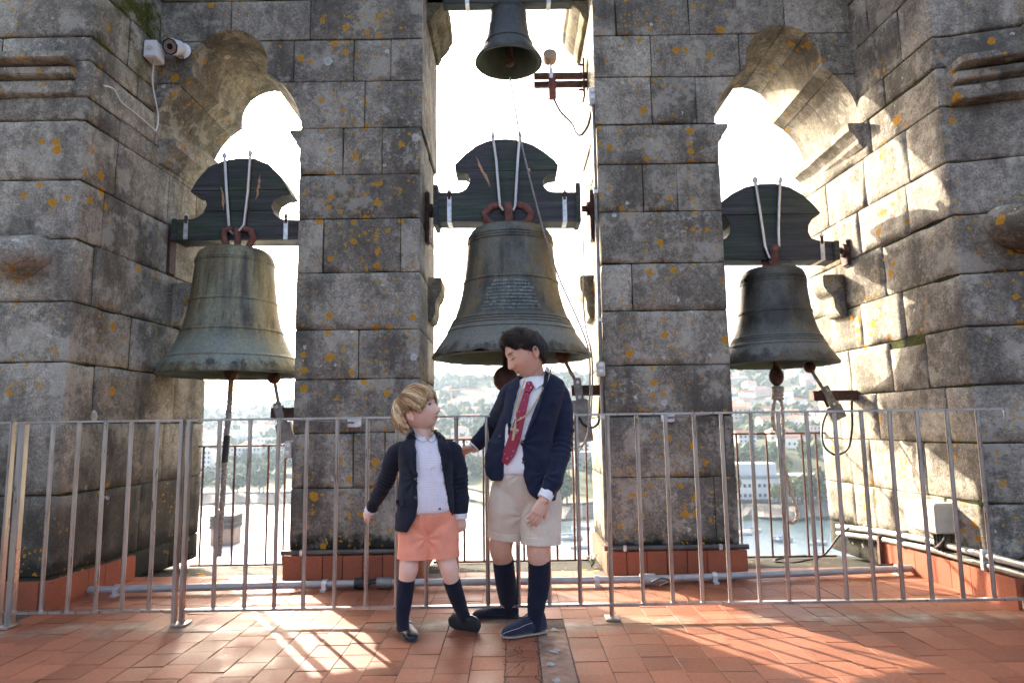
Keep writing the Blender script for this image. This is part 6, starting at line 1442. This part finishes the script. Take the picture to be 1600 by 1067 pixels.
drape('fly', [(812, 742), (817, 742), (816.5, 768), (814, 792), (811, 792), (812.5, 768)], [bvh(srt)], M['beige'], shorts2, .0015, .002)
for (px, py) in ((781, 682), (816, 691), (818, 722)): button(px, py, tj, jacket2, M['button'], .0065)
for py in (768, 774): button(869+.3*(768-py), py, tj, jacket2, M['button'], .0045)
# medal cord and wooden cross
def on(px, py, trees, off): 
    h = hit(px, py, trees); d = Vector(ray(px, py)).normalized(); return (CO+d*((h[0] if h else 3.2)-off))
tc = tj+ts+[bvh(bpy.data.objects[knot.name].data)]
cordp = [(862, 573), (857, 590), (849, 607), (838, 626), (827, 643), (816, 653), (808, 657)]; cordq = [(820, 594), (815, 608), (810, 625), (806, 645), (806, 655)]
cr = empty('neck_cord', tuple(on(808, 657, tc, .012)), 'gold cord with pale wooden cross hanging on the taller boy', 'necklace')
for pts in (cordp, cordq):
    q = crom([list(on(x, y, tc, .012)) for x, y in pts], 5); MB().tube(q, .0036, 7).build('cord', M['cord'], cr)
p = on(803.5, 674, tc, .016); ax = Matrix.Translation(p) @ Matrix.Rotation(R(10), 4, 'Y') @ Matrix.Rotation(R(8), 4, 'X')
mb = MB(); mb.box((-.0065, -.005, -.042), (.0065, .005, .035), ax); mb.box((-.0205, -.0045, .002), (.0205, .0045, .014), ax); mb.build('cross', M['crosswood'], cr, None, .0015)
q = on(806, 657, tc, .014); MB().tube([q, ax @ Vector((0, 0, .034))], .004, 7).build('cord_knot', M['cord'], cr)
mb = MB(); limb(mb, [c(842.5, 874.5, .0), c(842.5, 886, .003), c(842, 914, .01), c(838, 945, .005), c(836, 974, .0), c(836, 984, .0)], [.0515, .0515, .0505, .042, .033, .031], 28, 6, False); mb.build('sock', M['sock'], lad)
mb = MB(); limb(mb, [c(786.3, 873, .115), c(787, 884, .13), c(790.5, 910, .175), c(794.5, 940, .25), c(797, 958, .28)], [.0505, .0505, .0505, .0435, .037], 28, 6, False); mb.build('sock', M['sock'], lad)
h_ = G(853, 989); t_ = G(784, 997); shoe((h_[0], h_[1]+.02, .001), (t_[0], t_[1], .001), (0, 0, 1), .090, .088, M['suede'], M['tansole'], lad, .012, True, True)
h_ = G(811, 965.5); t_ = G(738, 964); shoe((h_[0], h_[1]+.01, .001), (t_[0], t_[1], .001), (0, 0, 1), .080, .062, M['suede'], M['sole'], lad, .011, True, False)
